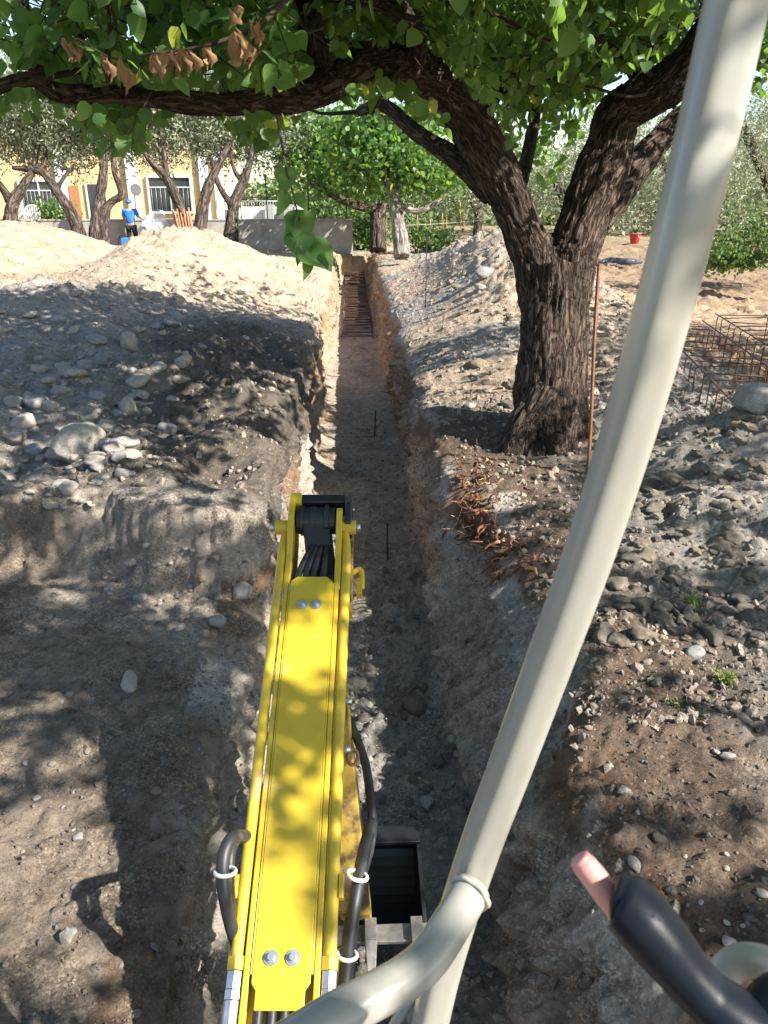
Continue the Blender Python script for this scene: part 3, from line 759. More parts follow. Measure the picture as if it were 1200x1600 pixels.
# twig starts: on the side branches, in the seen canopy, and unseen overhead, added for shade
starts = []; dirs = []
for q in side:
    P = spline(q, 4)
    for k in range(7):
        p = P[rngT.integers(3, len(P))]; starts.append(p); d = rngT.normal(size=3); d[2] = d[2] * .5 - .15; dirs.append(d / np.linalg.norm(d))
def seen_twigs(n, pxr, pyr, zr):
    for _ in range(n):
        starts.append(A(rngT.uniform(*pxr), rngT.uniform(*pyr), rngT.uniform(*zr))); d = rngT.normal(size=3); d[2] = d[2] * .5 - .3; dirs.append(d / np.linalg.norm(d))
seen_twigs(190, (-60, 470), (-80, 150), (3.0, 4.6))
seen_twigs(45, (120, 440), (140, 205), (3.2, 4.4))
seen_twigs(100, (430, 720), (-60, 120), (3.4, 5.6))
seen_twigs(200, (640, 1000), (-80, 240), (7.0, 9.5))
seen_twigs(110, (560, 1000), (-80, 60), (4.5, 7))
seen_twigs(50, (980, 1260), (-60, 90), (5.0, 8.5))
n_over = 13000
for _ in range(n_over):
    x = rngT.uniform(-2.4, 7.6); y = rngT.uniform(-3.2, 8.0)
    if ((x - 2.6) / 5.0) ** 2 + ((y - 2.4) / 5.6) ** 2 > 1: continue
    z = 2.75 + 1.9 * rngT.random() ** 0.8
    # openings shaped to let sun onto the post, boom foot and right heap
    if fbm(np.array([x * .62 + 40]), np.array([y * .62]), 2, 91)[0] < 0.02: continue
    if fbm(np.array([x * 1.5 + 11]), np.array([y * 1.5 + 4]), 2, 92)[0] < -0.08: continue
    if 1.0 < x < 3.4 and -1.4 < y < .5 and rngT.random() < .6: continue
    if 2.5 < x < 4.4 and -1.7 < y < .15 and rngT.random() < .85: continue
    if 4.8 < x < 7 and 1.2 < y < 3.6 and rngT.random() < .45: continue
    starts.append(np.array([x, y, z])); d = rngT.normal(size=3); d[2] = d[2] * .4 - .1; dirs.append(d / np.linalg.norm(d))
for _ in range(150):  # extra unseen twigs added to shade the boom and left bank
    starts.append(np.array([rngT.uniform(2.3, 3.9), rngT.uniform(.2, 1.7), rngT.uniform(2.9, 4.5)])); d = rngT.normal(size=3); d[2] = d[2] * .4 - .1; dirs.append(d / np.linalg.norm(d))
starts = np.array(starts); dirs = np.array(dirs)
tl = rngT.uniform(0.25, 0.55, len(starts))
mids = starts + dirs * (tl * .5)[:, None] + np.array([0, 0, -.02]); ends = starts + dirs * tl[:, None] + np.array([0, 0, -1.0]) * (tl * .3)[:, None]
NL = 11
LP = []; LT = []; LTW = []
for k in range(NL):
    t = (k + 1) / NL
    p = (1 - t) ** 2 * starts + 2 * t * (1 - t) * mids + t * t * ends
    out = np.cross(dirs, np.array([0, 0, 1.0])); out /= np.linalg.norm(out, axis=1)[:, None] + 1e-6
    d = dirs * .5 + out * (1 if k % 2 else -1) * 0.9 + np.array([0, 0, -.75]) + rngT.normal(size=starts.shape) * .35
    LP.append(p + rngT.normal(size=p.shape) * .012); LT.append(d); LTW.append(np.arange(len(starts)))
LP = np.concatenate(LP); LT = np.concatenate(LT); LTW = np.concatenate(LTW)
LT /= np.linalg.norm(LT, axis=1)[:, None]
size = rngT.uniform(0.06, 0.11, len(LP))
px, py, zc = proj(LP + LT * size[:, None])
inview = (px > -80) & (px < 1280) & (py > -80) & (zc > 0)
ok = np.where(inview, under(px, py) & (zc > 2.6), zc > -50)
ok &= ~(inview & (px < 560) & (py > 168) & (rngT.random(len(LP)) > np.where(((px > 135) & (px < 225)) | ((px > 355) & (px < 440)), .6, .3)))
ok &= np.where((zc > 0) & (zc < 2.3) & (px > -500) & (px < 1700) & (py > -600), False, True)
# branches that stay bare of leaves on the near side
for li, hw, keep in ((5, 26, .10), (4, 30, .15), (8, 20, .25), (10, 40, .0), (9, 20, .4), (6, 24, .3)):
    Pl = spline(limbs[li][0], 4); lx, ly, lz = proj(Pl)
    mx_, my_, mz_ = proj(LP + LT * size[:, None] * .5)
    for i in range(len(lx)):
        near_ = (np.hypot(mx_ - lx[i], my_ - ly[i]) < hw) & (mz_ < lz[i] + .1)
        ok &= ~(near_ & (rngT.random(len(LP)) > keep))
LP, LT, size, LTW = LP[ok], LT[ok], size[ok], LTW[ok]
Nn = rngT.normal(size=LP.shape) * 0.55; Nn[:, 2] += 0.7; Nn += np.array([SUN[0], SUN[1], 0]) * 0.25
FR = frames(LT, Nn)
wid = rngT.uniform(0.85, 1.15, len(LP))
SCL = np.stack([size * wid, size, size], 1)
Ms = FR * SCL[:, None, :]
px, py, zc = proj(LP); vis = (px > -20) & (px < 1220) & (py > -20) & (zc > 0)
score = np.where(vis, size / np.maximum(zc, .1), 0)
order = np.argsort(-score); big = order[:285]; rest = order[285:]
seen = rest[vis[rest]]; hid = rest[~vis[rest]]
V, Fc = inst(LEAF_V, LEAF_F, Ms[seen], LP[seen])
crown = link('crown', fastmesh('crown', V, Fc), M['leaf'], tree); tag(crown, kind='stuff')
SV = np.array([(0, 0, 0), (-.40, .35, .08), (-.28, .72, .0), (0, 1, -.16), (.28, .72, .0), (.40, .35, .08), (0, .5, -.04)]); SF = np.array([(0, 6, 2, 1), (6, 3, 2, 2), (0, 5, 4, 6), (6, 4, 3, 3)])
SF = np.array([(0, 6, 1), (6, 2, 1), (6, 3, 2), (0, 5, 6), (5, 4, 6), (4, 3, 6)])
V, Fc = inst(SV, SF, Ms[hid], LP[hid]); tag(link('unseen_crown', fastmesh('unseen_crown', V, Fc), M['leaf'], tree), kind='stuff')  # out-of-view leaves, including those added to cast dappled shade
leaf_forms = []
for s in range(5):
    v = LEAF_RV.copy(); r = np.random.default_rng(s)
    v[:, 2] += 0.10 * np.sin(v[:, 1] * (3 + s) + s) * (0.4 + np.abs(v[:, 0])) - 0.1 * s * 0.3 * v[:, 1] ** 2
    v[:, 0] *= 1 + 0.08 * r.normal()
    leaf_forms.append(fastmesh('leaf_form', v, LEAF_RF)); leaf_forms[-1].materials.append(M['leaf'])
def put_leaf(p, T_, N_, s, w=1.0, name='leaf', form=None, parent=tree):
    fr = frames(np.array([T_], float), np.array([N_], float))[0] * np.array([s * w, s, s])
    o = bpy.data.objects.new(name, form or random.choice(leaf_forms)); COL.objects.link(o)
    setp(o, parent)
    m4 = Matrix(((*fr[0], p[0]), (*fr[1], p[1]), (*fr[2], p[2]), (0, 0, 0, 1)))
    o.matrix_basis = m4
    return o
random.seed(4)
# dry and sprig leaves are built below; keep room for them among the 300 leaf parts
for i in big[:225]:
    put_leaf(LP[i], LT[i], Nn[i], size[i], wid[i])
V, Fc = inst(LEAF_V, LEAF_F, Ms[big[225:]], LP[big[225:]])
tag(link('crown_edge', fastmesh('crown_edge', V, Fc), M['leaf'], tree), kind='stuff')
# twigs and side branches
tw = MB()
cnt = np.bincount(LTW, minlength=len(starts)); ex, ey, ez = proj(ends)
used = np.nonzero((cnt >= 6) & ((ez < 0) | under(ex, ey + 8)))[0]
for i in used:
    tw.tube([starts[i], mids[i], ends[i] * .95 + mids[i] * .05], [.0045, .0035, .002], 3, caps=False)
for q in side:
    tw.tube(spline(q, 3), interp([.022, .014, .010, .006], 10), 5, caps=False)
o = tw.build('twigs', M['bark'], tree); tag(o, kind='stuff')
# the bare thin branch with the dry leaves
br = MB(); bp = spline([A(455, -10, 3.1), A(425, 22, 3.1), A(395, 45, 3.05), A(340, 66, 3.0), A(285, 78, 2.95), A(230, 84, 2.9)], 5)
br.tube(bp, interp([.014, .012, .010, .008, .005, .003], len(bp)), 7)
bp2 = spline([A(505, 44, 3.5), A(470, 55, 3.3), A(430, 72, 3.2), A(395, 92, 3.1)], 5); br.tube(bp2, interp([.006, .004, .002], len(bp2)), 6)
bp3 = spline([A(230, 84, 2.9), A(180, 92, 2.92), A(120, 62, 2.95), A(95, 58, 2.95)], 4); br.tube(bp3, interp([.004, .003, .002], len(bp3)), 5)
br.build('branch', M['bark'], tree)
dry_forms = []
for s in range(4):
    v = LEAF_RV.copy(); a = v[:, 0] * (2.6 + s * .5); v[:, 2] = np.sin(v[:, 1] * 4 + s) * .12 + np.cos(a * 1.3) * .22 + .05 * np.sin(v[:, 1] * 17 + s); v[:, 0] = np.sin(a) * (.13 + .04 * s) * (1 + .5 * np.sin(v[:, 1] * 9 + 2 * s)); v[:, 0] += .09 * np.sin(v[:, 1] * 6 + s)
    f = fastmesh('dry_form', v, LEAF_RF); f.materials.append(M['deadleaf']); dry_forms.append(f)
for (cx, cy, n, sp, ln) in ((112, 62, 6, 13, .09), (167, 88, 3, 4, .09), (190, 98, 3, 5, .11), (240, 84, 4, 8, .08), (262, 82, 6, 9, .09), (280, 80, 6, 9, .09), (298, 78, 5, 9, .085), (322, 72, 4, 6, .08), (375, 56, 8, 9, .12), (402, 38, 4, 6, .09), (368, 12, 3, 4, .08)):
    for k in range(n):
        p = A(cx + random.uniform(-sp, sp), cy + random.uniform(-4, 6), 2.95 + random.uniform(-.06, .06))
        put_leaf(p, (random.uniform(-.3, .3), random.uniform(-.3, .3), -1), (random.uniform(-1, 1), -1, random.uniform(-.2, .2)), ln * random.uniform(.8, 1.1), .8, 'dry_leaf', random.choice(dry_forms))
# the sprig that hangs into the middle of the view
Z0 = 2.55
sp = MB(); sp_pts = spline([A(432, 180, 2.9), A(440, 225, 2.75), A(447, 262, Z0), A(455, 292, Z0), A(463, 325, Z0), A(470, 352, Z0), A(476, 378, Z0), A(486, 392, Z0)], 4)
sp.tube(sp_pts, interp([.004, .0035, .003, .0025, .002], len(sp_pts)), 6); sp.build('sprig', M['bark'], tree)
def pix_leaf(bx, by, tx, ty, w, tilt=0.0, zz=Z0):
    p = A(bx, by, zz); q = A(tx, ty, zz - 0.02); d = q - p; L = np.linalg.norm(d)
    nrm = -FWD + RGT * tilt + UPV * .3
    put_leaf(p, d, nrm, L, w)
for a in ((447, 262, 446, 301, 1.0, .1), (446, 298, 434, 340, .55, .8), (460, 304, 482, 326, .7, .5), (462, 328, 450, 365, .75, -.6), (464, 326, 476, 382, 1.0, .2), (458, 340, 449, 385, .45, 1.0),
          (470, 362, 466, 402, 1.35, -.1), (466, 376, 469, 414, .5, .7), (476, 378, 522, 418, 1.0, .3), (484, 384, 510, 420, .8, -.5), (484, 398, 477, 438, .45, .6), (505, 392, 520, 416, .7, .9)):
    pix_leaf(*a)

# torn roots and splinters at the cut edge below the trunk
rngR = random.Random(9)
RC = ground_at(745, 790)[0]
def root_curve(p, d, L, r, bend=0.35, n=5):
    pts = [np.array(p)]; d = np.array(d, float)
    for i in range(n):
        d = d + np.array([rngR.gauss(0, bend), rngR.gauss(0, bend), rngR.gauss(0, bend)]); d /= np.linalg.norm(d); pts.append(pts[-1] + d * L / n)
    return spline(pts, 3)
for k in range(230):
    px = rngR.gauss(742, 22); py = rngR.uniform(715, 850) if k < 170 else rngR.uniform(840, 900)
    if k >= 170: px = rngR.gauss(800, 28)
    p = ground_at(px, py)[0] + np.array([0, -0.02, 0.0])
    big = rngR.random() < .22
    L = rngR.uniform(.07, .20); r = rngR.uniform(.008, .018) if big else rngR.uniform(.003, .0065)
    C = root_curve(p, (rngR.uniform(-1.0, .5), rngR.uniform(-.9, -.1), rngR.uniform(-.7, .55)), L, r)
    m = MB(); m.tube(C, interp([r, r * .8, r * .35], len(C)), 6); m.build('root', M['wood'] if rngR.random() < .18 else M['root'], tree)
for (x0, y0, x1, y1, r, mt) in ((750, 800, 828, 815, .012, 'wood'), (768, 822, 800, 870, .016, 'root'), (785, 858, 812, 880, .014, 'wood'), (785, 870, 762, 912, .006, 'wood'), (795, 850, 850, 905, .005, 'wood'), (722, 700, 745, 716, .022, 'wood'), (757, 716, 775, 735, .008, 'root'), (805, 720, 780, 745, .008, 'root'), (720, 730, 735, 770, .014, 'root'), (745, 735, 740, 795, .012, 'root')):
    a, ta = ground_at(x0, y0); b = A(x1, y1, (a - C0) @ FWD - 0.05); a = a + np.array([0, -.03, .02])
    C = spline([a, (a + b) / 2 + np.array([rngR.uniform(-.01, .01), 0, rngR.uniform(-.01, .02)]), b], 4)
    m = MB(); m.tube(C, interp([r, r * .9, r * .3], len(C)), 7, 0.6); m.build('root', M[mt], tree)
# ------------------------------------------------------------------ the mini excavator the picture is taken from
EX = thing('mini_excavator', (0, 0, 0), 'yellow mini excavator with its boom reaching into the trench, seen from the driving seat', 'excavator')
B0 = A(437, 1572, 1.87); T0 = A(488, 905, 2.72)
ax_s = T0 - B0; LB = np.linalg.norm(ax_s); ax_s /= LB
ax_u = RGT - ax_s * (RGT @ ax_s); ax_u /= np.linalg.norm(ax_u)
ax_w = np.cross(ax_u, ax_s)
def Bp(u, s, w): return B0 + ax_u * u + ax_s * s + ax_w * w
AX = (ax_u, ax_s, ax_w)
# boom body: two cheeks and a top plate, box section
bb = MB()
prof = [(-.40, -.02), (LB - .03, -.02), (LB - .02, -.05), (LB + .02, -.17), (LB * .55, -.26), (.2, -.24), (-.40, -.20)]
bb.prism([Bp(-.098, s, w) for s, w in prof], ax_u * .196)
boom = bb.build('boom', M['yellow'], EX, 0.004)
# side rails standing up left and right of the cover
for sg in (-1, 1):
    m = MB(); m.box(Bp(sg * .088, LB * .46, -.004), .016, LB * 1.22, .030, AX); m.build('side_rail', M['yellow'], boom, 0.003)
m = MB(); m.box(Bp(.1005, LB * .62, -.16), .006, LB * .72, .14, AX); m.build('wear_strip', M['yellow_worn'], boom, 0.002)
# cover plate with turned-down lips and notched lower corners
cv = MB()
w2 = .073
outl = [(-w2 + .012, -.012), (w2 - .012, -.012), (w2 - .012, .03), (w2, .045), (w2, LB - .02), (w2 - .02, LB), (-w2 + .02, LB), (-w2, LB - .02), (-w2, .045), (-w2 + .012, .03)]
cv.prism([Bp(u, s, .010) for u, s in outl], ax_w * .006)
cover = cv.build('cover_plate', M['yellow'], boom, 0.002)
for sg in (-1, 1):
    m = MB(); m.box(Bp(sg * (w2 + .003), LB * .5 + .02, -.002), .006, LB - .09, .032, AX); m.build('cover_lip', M['yellow'], boom, 0.002)
for (u, s) in ((-.029, .10), (.026, .10), (-.025, LB - .12), (.022, LB - .12)):
    m = MB(); m.cyl(Bp(u, s, .0155), Bp(u, s, .0195), .0185, 20); m.cyl(Bp(u, s, .0195), Bp(u, s, .0225), .0125, 16); m.cyl(Bp(u, s, .0225), Bp(u, s, .0315), .0085, 6)
    m.build('bolt', M['steel'], boom)
# hydraulic lines along both sides
for sg in (-1, 1):
    un = sg * .118
    path = [Bp(un, .10, .0), Bp(un, .25, .0), Bp(un, LB * .6, .0), Bp(un, LB - .1, .0), Bp(un, LB + .06, .0), Bp(sg * .116, LB + .14, .006), Bp(sg * .106, LB + .215, .012)]
    if sg < 0: path[0] = Bp(un + .0, .085, -.005)
    m = MB(); m.tube(spline(path, 6), .0165, 16); tube = m.build('hydraulic_tube', M['yellow'], boom)
    m = MB(); m.cyl(Bp(un, .075, -.003), Bp(un, .107, -.003), .0235, 6); m.build('hex_nut', M['yellow'], tube, 0.002)
    m = MB(); m.cyl(Bp(un, .035, -.004), Bp(un, .074, -.004), .0205, 6); m.cyl(Bp(un, .012, -.004), Bp(un, .034, -.004), .0215, 6); m.cyl(Bp(un, -.085, -.006), Bp(un, .011, -.004), .0205, 18)
    m.build('hose_fitting', M['steel'], tube, 0.0015)
    m = MB(); m.tube(spline([Bp(un, -.08, -.006), Bp(un, -.2, -.012), Bp(un - .01 * sg, -.34, -.03)], 5), .0165, 12); m.build('hose', M['rubber'], tube)
    m = MB(); m.box(Bp(sg * .114, .275, -.008), .018, .07, .024, AX); m.build('tube_clamp', M['steel'], boom, 0.002)
    m = MB(); m.box(Bp(sg * .140, .27, .0), .014, .06, .028, AX); m.build('tube_bracket', M['yellow'], boom, 0.003)
    m = MB(); m.box(Bp(sg * .114, LB * .42, -.012), .034, .022, .02, AX); m.build('tube_clamp', M['yellow'], boom, 0.002)
# hoses under the cover, seen leaving its lower edge and running to the arm
for k, u in enumerate((-.052, -.018, .012, .044)):
    m = MB(); m.tube(spline([Bp(u, -.33, -.015), Bp(u, -.1, -.004), Bp(u, .05, -.004)], 4), .0125, 12); m.build('hose', M['rubber'], boom)
for k, (u, u2) in enumerate(((-.052, .000), (-.026, .014), (.002, .028), (.038, .046))):
    m = MB(); m.tube(spline([Bp(u, LB - .10, -.004), Bp(u, LB, -.002), Bp(u * .75 + u2 * .25, LB + .07, -.006), Bp(u2 * .7 + u * .3, LB + .14, -.012), Bp(u2, LB + .205, -.04), Bp(u2, LB + .235, -.12), Bp(u2, LB + .235, -.2)], 5), .0122, 12)
    m.build('hose', M['rubber'], boom)
# yoke plates at the boom end
for sg, s1 in ((-1, .345), (1, .30)):
    pr = [(LB - .05, .008), (LB + .10, .014), (LB + .19, .055), (LB + .26, .07), (LB + s1 - .02, .065), (LB + s1, .04), (LB + s1, -.06), (LB + .27, -.14), (LB + .05, -.18), (LB - .05, -.15)]
    m = MB(); u0 = sg * .088 - (0.010 if sg > 0 else 0.012); m.prism([Bp(u0, s, w) for s, w in pr], ax_u * .022)
    y = m.build('yoke_plate', M['yellow'], boom, 0.003)
    m = MB(); m.cyl(Bp(sg * .098, LB + .225, .018), Bp(sg * .150, LB + .225, .018), .027, 20); m.build('boss', M['yellow'], y, 0.003)
    m = MB(); m.cyl(Bp(sg * .150, LB + .225, .018), Bp(sg * .166, LB + .225, .018), .016, 6); m.build('bolt', M['steel'], y)
    if sg < 0:
        m = MB(); m.box(Bp(-.078, LB + .335, .048), .042, .05, .028, AX); m.build('stop_block', M['yellow'], y, 0.003)
# arm: black pivot hub, then the dipper folding down and back to the bucket
pv = Bp(.0, LB + .27, .005)
m = MB(); m.cyl(pv - ax_u * .072, pv + ax_u * .072, .052, 28)
for u, w_, r_ in ((-.052, .012, .058), (-.012, .018, .055), (.040, .016, .061)): m.cyl(pv + ax_u * (u - w_ / 2), pv + ax_u * (u + w_ / 2), r_, 28)
hub = m.build('arm_pivot', M['black_paint'], EX, 0.002)
m = MB(); m.prism([Bp(.108, LB + .22, .05), Bp(.108, LB + .30, .07), Bp(.108, LB + .36, .045), Bp(.108, LB + .34, -.06), Bp(.108, LB + .24, -.10), Bp(.108, LB + .20, -.02)], ax_u * .026)
ar = m.build('pivot_bracket', M['black_paint'], hub, 0.006)
m = MB(); m.prism([Bp(-.06, LB + .32, .055), Bp(-.06, LB + .365, .05), Bp(-.06, LB + .365, -.03), Bp(-.06, LB + .32, -.03)], ax_u * .17); m.build('bracket_bar', M['black_paint'], hub, 0.006)
for s, w in ((.32, .01), (.25, -.03)):
    m = MB(); m.cyl(Bp(.134, LB + s, w), Bp(.141, LB + s, w), .008, 6); m.build('bolt', M['steel'], ar)
BK = A(560, 1420, 2.75)                     # bucket pin
armd = BK - pv; LA = np.linalg.norm(armd); armd /= LA
arm_n = np.cross(ax_u, armd); arm_n /= np.linalg.norm(arm_n)
def Ap(u, s, w): return pv + ax_u * u + armd * s + arm_n * w
m = MB(); pr = [(.20, -.05), (.24, -.10), (LA * .5, -.09), (LA, -.05), (LA + .04, 0), (LA, .05), (LA * .5, .08), (.24, .09), (.20, .04)]
m.prism([Ap(-.068, s, w) for s, w in pr], ax_u * .112); arm = m.build('arm', M['yellow_worn'], EX, 0.004)
m = MB(); m.cyl(Ap(.0, .15, .17), Ap(.0, LA * .62, .14), .035, 18); m.cyl(Ap(0, LA * .62, .14), Ap(0, LA * .92, .11), .018, 14); m.build('bucket_cylinder', M['black_paint'], arm)
m = MB(); m.prism([Ap(-.05, s, w) for s, w in ((.0, -.045), (.22, -.06), (.22, .06), (0, .05))], ax_u * .10); m.build('arm_head', M['black_paint'], arm, 0.004)
# lugs and shackle on the right cheek
m = MB(); m.tube(spline([Bp(.135, LB + .06, -.05), Bp(.165, LB + .075, -.045), Bp(.172, LB + .05, -.05), Bp(.172, LB - .0, -.055)], 5), .012, 10); m.box(Bp(.165, LB - .0, -.055), .02, .07, .03, AX); m.build('hook', M['yellow'], boom)
m = MB(); m.box(Bp(.128, LB - .02, -.05), .03, .20, .05, AX); m.box(Bp(.125, LB + .15, -.04), .03, .16, .04, AX); m.build('hose_guide', M['yellow_worn'], boom, 0.004)
for s in (LB * .55, LB * .68):
    m = MB(); m.cyl(Bp(.12, s, -.12), Bp(.148, s, -.12), .012, 6); m.cyl(Bp(.112, s, -.12), Bp(.12, s, -.12), .018, 14); m.build('bolt', M['steel'], boom)
ra = np.linspace(0, 2 * math.pi, 20)
m = MB(); m.tube([Bp(.155 + .016 * math.cos(a), LB * .535 + .026 * math.sin(a), -.13) for a in ra], .006, 8, caps=False); m.build('shackle', M['rust_light'], boom)
# looped hoses at both sides with white ties
def hose(pts, r, name='hose', mat='rubber', par=boom):
    mm = MB(); mm.tube(spline(pts, 6), r, 14); return mm.build(name, M[mat], par)
def ring(c, n_, r, t, name, mat, par):
    n_ = np.asarray(n_) / np.linalg.norm(n_); a = np.cross(n_, [0.3, .2, .9]); a /= np.linalg.norm(a); b = np.cross(n_, a)
    mm = MB(); mm.tube([c + r * (a * math.cos(q) + b * math.sin(q)) for q in np.linspace(0, 2 * math.pi, 24)], t, 8, caps=False); return mm.build(name, M[mat], par)
h1 = hose([A(425, 1330, 2.36), A(398, 1314, 2.22), A(380, 1306, 2.10), A(362, 1310, 2.02), A(350, 1335, 1.98), A(348, 1372, 1.96), A(352, 1405, 1.95), A(362, 1450, 1.97), A(378, 1500, 2.0), A(388, 1560, 2.0)], .017)
h1b = hose([A(425, 1322, 2.4), A(400, 1310, 2.25), A(378, 1306, 2.12), A(362, 1325, 2.03), A(358, 1370, 1.99), A(360, 1405, 1.98), A(365, 1440, 2.0), A(384, 1490, 2.03)], .014)
ring(A(352, 1362, 1.965), UPV, .026, .0055, 'cable_tie', 'white_plastic', h1)
h2 = hose([A(581, 1285, 2.35), A(574, 1310, 2.28), A(566, 1345, 2.2), A(556, 1400, 2.12), A(546, 1460, 2.08), A(540, 1520, 2.05), A(530, 1600, 2.0)], .019)
h2b = hose([A(530, 1090, 3.0), A(552, 1140, 2.85), A(570, 1190, 2.62), A(578, 1240, 2.45), A(582, 1290, 2.38), A(576, 1330, 2.28), A(560, 1390, 2.2), A(550, 1470, 2.14), A(545, 1560, 2.1)], .015)
ring(A(558, 1368, 2.14), UPV + RGT * .25, .028, .006, 'cable_tie', 'white_plastic', h2)
ring(A(542, 1492, 2.06), UPV + RGT * .1, .026, .006, 'cable_tie', 'white_plastic', h2)
# bucket lying open towards the seat
bk_u = np.array([1.0, 0, 0]); bc = np.array([0.0, 0, 0])
pe = A(560, 1452, 2.72)    # cutting edge centre line
pt = A(560, 1318, 3.02)    # top back edge
HW = .27
bx = A(662, 1450, 2.72)[0] - HW
prof_in = [(pe[1], pe[2]), (pe[1] + .05, pe[2] - .10), (pe[1] + .16, pe[2] - .20), (pe[1] + .32, pe[2] - .21), (pt[1] + .12, pt[2] - .16), (pt[1] + .10, pt[2] - .03), (pt[1], pt[2])]
P2 = spline([(0, a, b) for a, b in prof_in], 5)
Q2 = P2 + np.array([0, 0, 0]); tn = np.gradient(P2, axis=0); nn = np.stack([tn[:, 0] * 0, tn[:, 2], -tn[:, 1]], 1); nn /= np.linalg.norm(nn, axis=1)[:, None]
Q2 = P2 + nn * .012; nP = len(P2)
m = MB(); ring_ = np.vstack([P2, Q2[::-1]])
m.prism([(bx - HW, p[1], p[2]) for p in ring_], (2 * HW, 0, 0))
bucket = m.build('bucket', M['black_paint'], EX)
for sg in (-1, 1):
    m = MB(); xx = bx + sg * HW; m.prism([(xx, p[1], p[2]) for p in P2], (sg * .014, 0, 0)); m.build('bucket_side', M['black_paint'], bucket, 0.002)
m = MB(); m.box((bx, pt[1] + .02, pt[2] + .004), 2 * HW + .03, .06, .016); m.build('bucket_lip', M['black_paint'], bucket, 0.003)
m = MB(); m.box((bx, pe[1] - .02, pe[2] - .004), 2 * HW + .028, .07, .016); m.build('cutting_edge', M['worn_steel'], bucket, 0.002)
for k in range(4):
    tx = bx + HW - .025 - k * .163
    m = MB(); m.box((tx, pe[1] - .02, pe[2] + .012), .042, .085, .036)
    m.add([(tx - .022, pe[1] - .05, pe[2] + .03), (tx + .022, pe[1] - .05, pe[2] + .03), (tx + .022, pe[1] - .05, pe[2] - .018), (tx - .022, pe[1] - .05, pe[2] - .018), (tx - .014, pe[1] - .15, pe[2] - .014), (tx + .014, pe[1] - .15, pe[2] - .014), (tx + .014, pe[1] - .15, pe[2] - .022), (tx - .014, pe[1] - .15, pe[2] - .022)],
          [(0, 1, 5, 4), (1, 2, 6, 5), (2, 3, 7, 6), (3, 0, 4, 7), (4, 5, 6, 7), (3, 2, 1, 0)], False)
    m.build('tooth', M['worn_steel'], bucket, 0.002)
# canopy post: a flattened tube sweeping from the roof down to the floor frame
PP = [(1185, -110, .66), (1152, 0, .70), (1118, 150, .725), (1080, 310, .75), (1034, 490, .79), (980, 680, .84), (918, 870, .90), (852, 1050, .97), (800, 1190, 1.03), (752, 1318, 1.09), (712, 1440, 1.14), (680, 1560, 1.18), (650, 1720, 1.22)]
pp = spline([np.array([.44, -.15, 2.61]), np.array([.44, .10, 2.61]), np.array([.43, .33, 2.59]), np.array([.41, .54, 2.52]), np.array([.39, .70, 2.38]), A(1245, -450, .60), A(1212, -260, .64)] + [A(*p) for p in PP], 6)
m = MB(); m.tube(pp, .0262, 40, 1.0, RGT - FWD, True, 3.4); post = m.build('canopy_post', M['grey_paint'], EX)
RR = [(738, 1388, 1.07), (700, 1452, 1.02), (668, 1498, .985), (630, 1530, .955), (585, 1556, .93), (520, 1590, .905), (440, 1640, .88), (300, 1720, .86)]
rp = spline([A(*p) for p in RR], 7)
m = MB(); m.tube(rp, .0265, 26); rail = m.build('hand_rail', M['grey_paint'], EX)
# weld bead where the rail meets the post
wd = rp[1] - rp[0]; wd /= np.linalg.norm(wd); a = np.cross(wd, UPV); a /= np.linalg.norm(a); b = np.cross(wd, a)
random.seed(8)
m = MB(); m.tube([A(733, 1396, 1.062) + (.0275 + .0015 * math.sin(7 * q)) * (a * math.cos(q) + b * math.sin(q)) for q in np.linspace(0, 2 * math.pi, 40)], interp([.003, .0045, .003, .005, .0035, .003, .0048, .003], 40), 8, caps=False); m.build('weld_bead', M['grey_paint'], rail)
# floor frame panels between rail and post
m = MB(); pn = [A(612, 1600, 1.25), A(655, 1520, 1.27), A(690, 1500, 1.28), A(668, 1640, 1.26), A(590, 1680, 1.24)]; m.prism(pn, FWD * .02); m.build('front_panel', M['grey_panel'], EX, 0.003)
m = MB(); m.tube(spline([A(690, 1470, 1.24), A(655, 1545, 1.23), A(610, 1610, 1.22), A(560, 1690, 1.2)], 4), .008, 10); m.build('panel_rod', M['grey_paint'], EX)
# canopy roof and its other posts: above and behind the seat
m = MB(); zr = 2.62
m.box((-.02, -.62, zr), 1.12, 1.55, .06); roof = m.build('canopy_roof', M['grey_paint'], EX, 0.02)
for (x0, y0) in ((-.52, -1.3), (.48, -1.3)):
    m = MB(); m.tube(spline([(x0, y0, .7), (x0, y0, 1.6), (x0, y0 + .05, zr)], 4), .03, 16); m.build('rear_post', M['grey_paint'], EX)
# control lever: padded black grip rising from a boot
G = [(955, 1398, .560, .020), (975, 1408, .556, .0255), (1003, 1436, .55, .0275), (1035, 1475, .545, .0265), (1068, 1516, .54, .0235), (1105, 1556, .535, .0220), (1148, 1592, .53, .0255), (1210, 1640, .525, .030)]
gp = spline([A(a_, b_, c_) for a_, b_, c_, _ in G], 6); gr = interp([.010] + [g[3] for g in G[1:]], len(gp))
gr[0] = .006; gr[1] = .0145; gr[2] = .0185; gr[3] = .0215
m = MB(); m.tube(gp, gr, 28, 0.8, FWD); grip = m.build('control_lever', M['plastic'], EX)
cpt = A(1018, 1452, .5278); m = MB(); m.cyl(cpt, cpt + FWD * .01, .0095, 24); m.build('lever_button', M['plastic'], grip, 0.002)
m = MB(); m.tube(spline([A(1165, 1690, .61), A(1140, 1610, .605), A(1128, 1560, .60), A(1130, 1526, .60), A(1148, 1505, .60), A(1176, 1500, .60), A(1215, 1512, .60), A(1270, 1545, .6)], 7), .0125, 18); m.build('curved_handle', M['grey_paint'], EX)
